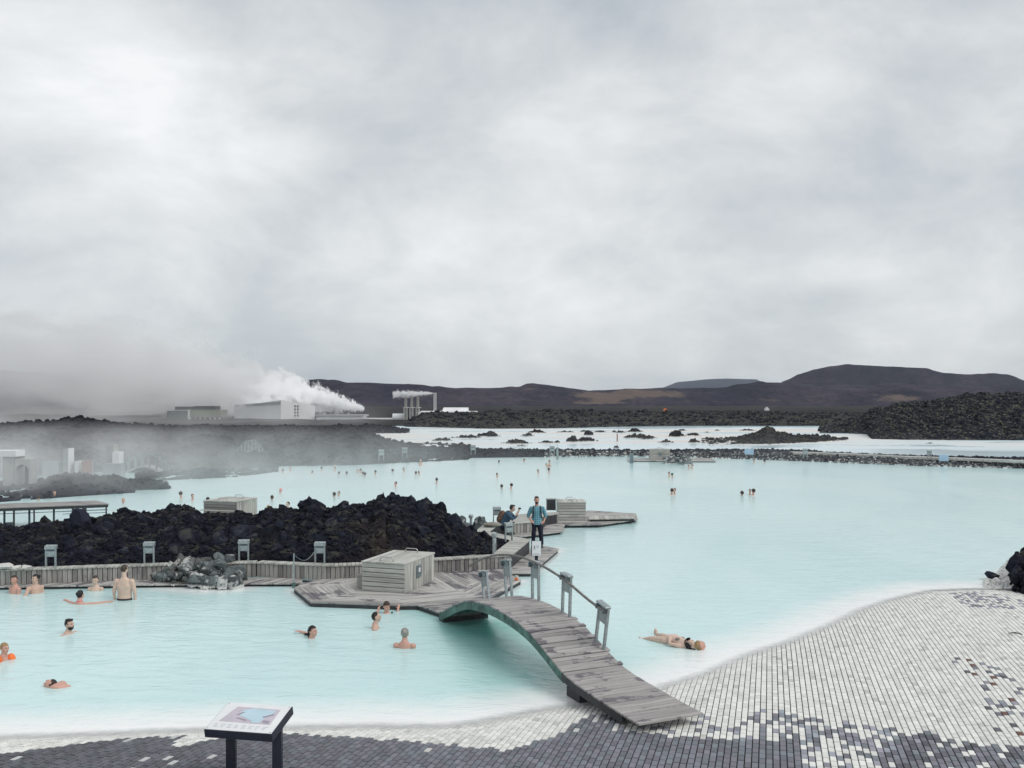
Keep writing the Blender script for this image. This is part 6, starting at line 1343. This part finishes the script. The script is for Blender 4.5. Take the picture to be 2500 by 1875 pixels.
def far_person(px, py, kind, hm, sm, label, yaw, s=1.0, grp='bathers out in the lagoon'):
    key = (kind, hm, sm)
    if key not in FARM:
        me, nf = far_mesh(kind); me.materials.clear(); me.materials.append(M[sm]); me.materials.append(M[hm]); me.polygons.foreach_set('material_index', nf); FARM[key] = me
    o = link('person', FARM[key], None, tuple(P(px, py, 0)), (0, 0, R(yaw)), (s, s, s)); tag(o, label, 'person', grp)
MIST = 'dark haired bather in the tight cluster in the middle of the misty row'
FARP = [(690,1156,'shoulder','hair_dark','skin','leftmost bather of the row before the misty far shore'),(708.5,1151,'shoulder','hair_brown','skin','second bather from the left before the misty far shore'),(762,1157,'head','hair_brown','skin','lone low head between two gaps in the row before the misty shore'),(785,1150,'shoulder_back','hair_dark','skin','dark haired bather seen from behind, left of a pair one above the other'),(817,1151,'shoulder','hair_dark','skin','lower one of two bathers one above the other before the misty shore'),(816,1141,'head','hair_brown','skin','upper head of two bathers one above the other at the misty shore'),(828,1159,'head_back','hair_dark','skin',MIST),(846,1159,'head_back','hair_brown','skin',MIST),
 (873,1154,'head','hair_dark','skin',MIST),(880,1156,'shoulder','hair_dark','skin',MIST),(886,1159,'head_back','hair_dark','skin',MIST),(891.5,1162,'head_back','hair_dark','skin',MIST),(916.5,1159,'shoulder_back','hair_dark','skin','single dark haired bather right of the tight cluster in the misty row'),(959,1153,'head_back','hair_dark','skin','lone dark head left of a bather with shoulders out, right part of the misty row'),(986,1153,'shoulder','hair_dark','skin','bather with shoulders out, left of a close brown haired pair in the misty row'),(1015.6,1159,'head_back','hair_brown','skin','left one of a close brown haired pair at the right end of the misty row'),(1023,1158,'head','hair_brown','skin','right one of a close brown haired pair at the right end of the misty row'),(1027,1136,'chest','hair_brown','skin','bather standing chest deep at the white rocks, right end of the misty shore'),
 (966,1189,'shoulder','hair_brown','skin_pink','bather facing the camera above the spiky crest of the lava mound'),(1066,1180,'shoulder_back','hair_dark','skin','lone bather right of the spiky crest of the lava mound'),(685,1203,'head','cap_red','skin_pink','bather in a coral cap above the slatted chest behind the mound'),(664,1221,'head_back','hair_brown','skin','bather leaning low in the water just below the one in a coral cap'),(703,1251,'chest','hair_brown','skin_pale','bather standing chest deep right behind the crest of the lava mound'),
 (815.6,1213,'head_back','hair_brown','skin','left one of two heads close together behind the middle of the lava mound'),(827,1210,'head','hair_brown','skin','right one of two heads close together behind the middle of the lava mound'),(656,1247,'head','hair_blond','skin','pale low head peeking over the lava mound right of the slatted chest'),
 (1218,1130,'head_back','hair_dark','skin','lone head close to the far bank left of the two standing bathers'),(1279,1127,'head','hair_brown','skin','faint head close to the far bank below the bollard'),(1334,1141,'shoulder','hair_brown','skin','left one of two bathers standing close to the far bank'),(1341,1140,'chest','hair_dark','skin','right and taller one of two bathers standing close to the far bank'),
 (1314,1157,'shoulder','hair_dark','skin','bather below and left of the two standing near the far bank'),(1340,1154,'shoulder_back','hair_dark','skin','bather directly below the two standing near the far bank'),(1214,1166,'shoulder','hair_dark','skin','lone bather in open water above the crouching photographer'),(1225,1193,'head_back','hair_brown','skin','left one of two bathers just above the crouching photographer'),(1248,1193,'shoulder_back','hair_dark','skin_pink','right one of two bathers just above the crouching photographer'),
 (1634,1165,'shoulder','hair_dark','skin_pale','left one of a close pair in open water below the far hut'),(1641.5,1166,'shoulder_back','cap_green','skin','bather in a teal cap, right one of the pair below the far hut'),(1640,1208,'shoulder_back','hair_brown','skin','left one of a close pair nearest the pointed deck in open water'),(1647,1206,'shoulder','hair_brown','skin_pink','right one of a close pair nearest the pointed deck in open water'),
 (1811,1210,'head_back','hair_brown','skin','single head left of the rightmost pair of bathers'),(1831,1208,'shoulder','hair_dark','skin','left one of the rightmost pair of bathers'),(1839,1209,'shoulder_back','hair_brown','skin_pink','right one of the rightmost pair of bathers'),(1841,1131,'shoulder','hair_brown','skin','lone bather close to the far bank under the left blue board'),(1867,1129,'head_back','hair_dark','skin','tiny head close to the far bank right of the left blue board'),
 (1682,1145,'shoulder','hair_brown','skin_pale','left one of two bathers by the white rocks at the far hut'),(1690,1145,'shoulder','hair_brown','skin_pale','right one of two bathers by the white rocks at the far hut'),
 (301,1228,'head','hair_blond','skin_pink','pinkish head in the water right of the slatted walkway end'),(442,1216,'shoulder_back','hair_brown','skin','left one of three heads behind the mound left of the slatted chest'),(470,1221,'shoulder','hair_brown','skin_pink','middle one of three heads behind the mound left of the slatted chest'),(508,1226,'head_back','hair_brown','skin','rightmost of three heads, just over the roof of the slatted chest'),
 (133,1214,'shoulder','hair_blond','skin_pink','fair bather in the mist over the right half of the slatted walkway'),(95,1221,'head_back','hair_brown','skin','grey head in the mist over the left half of the slatted walkway')]
for i, (px, py, kd, hm, sm, lab) in enumerate(FARP):
    far_person(px, py, kd, hm, sm, lab, (i*67) % 120-60, 1.0+0.06*math.sin(i*3.1), 'bathers out in the lagoon')

# ------------------------------------------------------------------ steam and air
def vol_obj(name, x0, x1, y0, y1, z0, z1, mat, label, rate=0.5):
    o = link(name, boxmesh(name, x0, x1, y0, y1, z0, z1, mat)); tag(o, label, name.split('_')[-1], kind='stuff'); o.data.materials[0].cycles.volume_step_rate = rate; return o
def volume(name, fn, color=(0.999, 0.999, 1.0), aniso=0.0):
    def f(k, out):
        v = k.n('ShaderNodeVolumePrincipled'); k.set(v, 'Color', rgba(color)); k.set(v, 'Anisotropy', aniso); k.set(v, 'Density', fn(k)); k.t.links.new(v.outputs[0], out.inputs['Volume'])
    return material(name, f)
SX, SZ = PD(890, 998, 268).x, PD(890, 998, 268).z
def plume_fn(sx, sy, sz, rise, r0, grow, kd, nsc, cut, thick=1.0, yd=0.0, deep=1.0):
    def fn(k):
        p = k.sep(pos(k)); t = k.math('SUBTRACT', sx, p[0]); tp = k.math('MAXIMUM', t, 0.0); tq = k.math('POWER', tp, 0.85)
        rad = k.math('ADD', k.math('MULTIPLY', tq, grow), r0)
        dy = k.math('DIVIDE', k.math('SUBTRACT', p[1], k.math('ADD', sy, k.math('MULTIPLY', tp, yd))), k.rng(tp, 8.0, 48.0, 1.0, deep)); dz = k.math('SUBTRACT', p[2], k.math('ADD', k.math('MULTIPLY', tq, rise), sz))
        lg = k.math('DIVIDE', k.math('LOGARITHM', rad, 2.71828), 0.14)
        q = k.comb(lg, k.math('DIVIDE', dy, rad), k.math('DIVIDE', dz, rad))
        n = k.noise(q, nsc, 6, 0.62, 0.3)
        r = k.math('DIVIDE', k.math('SQRT', k.math('ADD', k.math('MULTIPLY', dy, dy), k.math('MULTIPLY', dz, dz))), rad)
        r = k.math('ADD', r, k.math('MULTIPLY', k.math('MULTIPLY', k.math('SUBTRACT', 0.5, n), k.rng(tp, 10.0, 80.0, 1.0, 1.1)), 4.4))
        den = k.math('MULTIPLY', k.rng(r, 1.0, 0.55, 0.0, 1.0, True), k.math('DIVIDE', kd, rad))
        den = k.math('MULTIPLY', den, k.rng(t, 0.0, 1.0)); return k.math('MULTIPLY', den, k.rng(tp, 0.0, cut, 1.0, thick))
    return fn
M['steam'] = volume('steam_vapour', plume_fn(SX, 268, SZ, 0.25, 0.6, 0.29, 6.5, 1.55, 38.0, 0.07, 0.74, 6.0))
vol_obj('steam_plume', SX-150, SX+0.2, 247, 440, 0.2, 40, M['steam'], 'white steam plume rolling left from the power plant', 0.10)
w0 = PD(1058, 960, 262); M['wisp'] = volume('steam_wisp_vapour', plume_fn(w0.x, 262, w0.z, -0.04, 0.25, 0.13, 2.2, 1.6, 10.0, 0.5))
vol_obj('steam_wisp', w0.x-11.5, w0.x+0.1, 259.5, 264.5, w0.z-2.4, w0.z+2.2, M['wisp'], 'thin wisp of steam trailing left from the twin vent pipes', 0.3)
def mist_fn(k):
    p = k.sep(pos(k)); n = k.noise(k.vmath('MULTIPLY', pos(k), (1.0, 0.7, 0.8)), 0.17, 5, 0.62, 0.7)
    left = k.rng(k.math('ADD', p[0], k.math('MULTIPLY', p[1], 0.18)), 14.0, -12.0, 0.05, 1.0, True)
    h = k.rng(p[2], 0.0, 3.9, 1.0, 0.0, True)
    near = k.rng(p[1], 44.0, 56.0, 0.0, 1.0, True); farr = k.rng(p[1], 104.0, 92.0, 0.0, 1.0, True)
    d_ = k.math('MULTIPLY', k.math('MULTIPLY', k.math('MULTIPLY', left, k.rng(p[0], -19.0, -30.0, 1.0, 1.7, True)), h), k.math('MULTIPLY', near, farr))
    return k.math('MULTIPLY', d_, k.rng(n, 0.40, 0.66, 0.002, 0.085))
M['mist'] = volume('mist_vapour', mist_fn); vol_obj('pool_mist', -75, 34, 43, 105, 0.03, 5.2, M['mist'], 'low drifting mist over the far left end of the lagoon', 0.6)
def bank_fn(k):
    p = k.sep(pos(k)); n = k.noise(k.vmath('MULTIPLY', pos(k), (1.0, 1.0, 1.6)), 0.055, 5, 0.6, 0.5)
    l_ = k.rng(p[0], -27.0, -46.0, 0.0, 1.0, True); h = k.rng(p[2], 0.5, 6.5, 1.0, 0.0, True)
    e_ = k.math('MULTIPLY', k.rng(p[1], 196.0, 212.0), k.rng(p[1], 242.0, 232.0)); far_l = k.rng(p[0], -85.0, -135.0, 1.0, 2.2)
    return k.math('MULTIPLY', k.math('MULTIPLY', k.math('MULTIPLY', l_, h), k.math('MULTIPLY', e_, far_l)), k.rng(n, 0.36, 0.66, 0.002, 0.026))
M['bank_steam'] = volume('steam_bank_vapour', bank_fn); vol_obj('steam_bank', -165, -26, 195, 242.5, 0.2, 16, M['bank_steam'], 'thin low steam drifting in front of the power plant', 0.5)
hz_o = link('haze', boxmesh('haze', -9500, 9500, -600, 9400, -2.4, 230, volume('haze_air', lambda k: k.n('ShaderNodeValue').outputs[0], (0.80, 0.90, 1.0), 0.0)))
for nd_ in hz_o.data.materials[0].node_tree.nodes:
    if nd_.type == 'VALUE': nd_.outputs[0].default_value = 0.00005
tag(hz_o, 'thin pale air between here and the hills', kind='stuff'); hz_o['label'] = 'thin pale hazy air over the whole lagoon'

tw = [P(2462, 1546, .17), P(2472, 1544, .18), P(2484, 1546, .17), P(2496, 1549, .17), P(2484, 1543, .18), P(2470, 1545, .175)]
bm = bmesh.new(); tube_bm(bm, tw, 0.008, 5); tag(link('twig', bm_mesh('twig', bm, M['hair_dark'])), 'thin dark loop of wire or twig lying on the white paving at the right edge', 'twig')
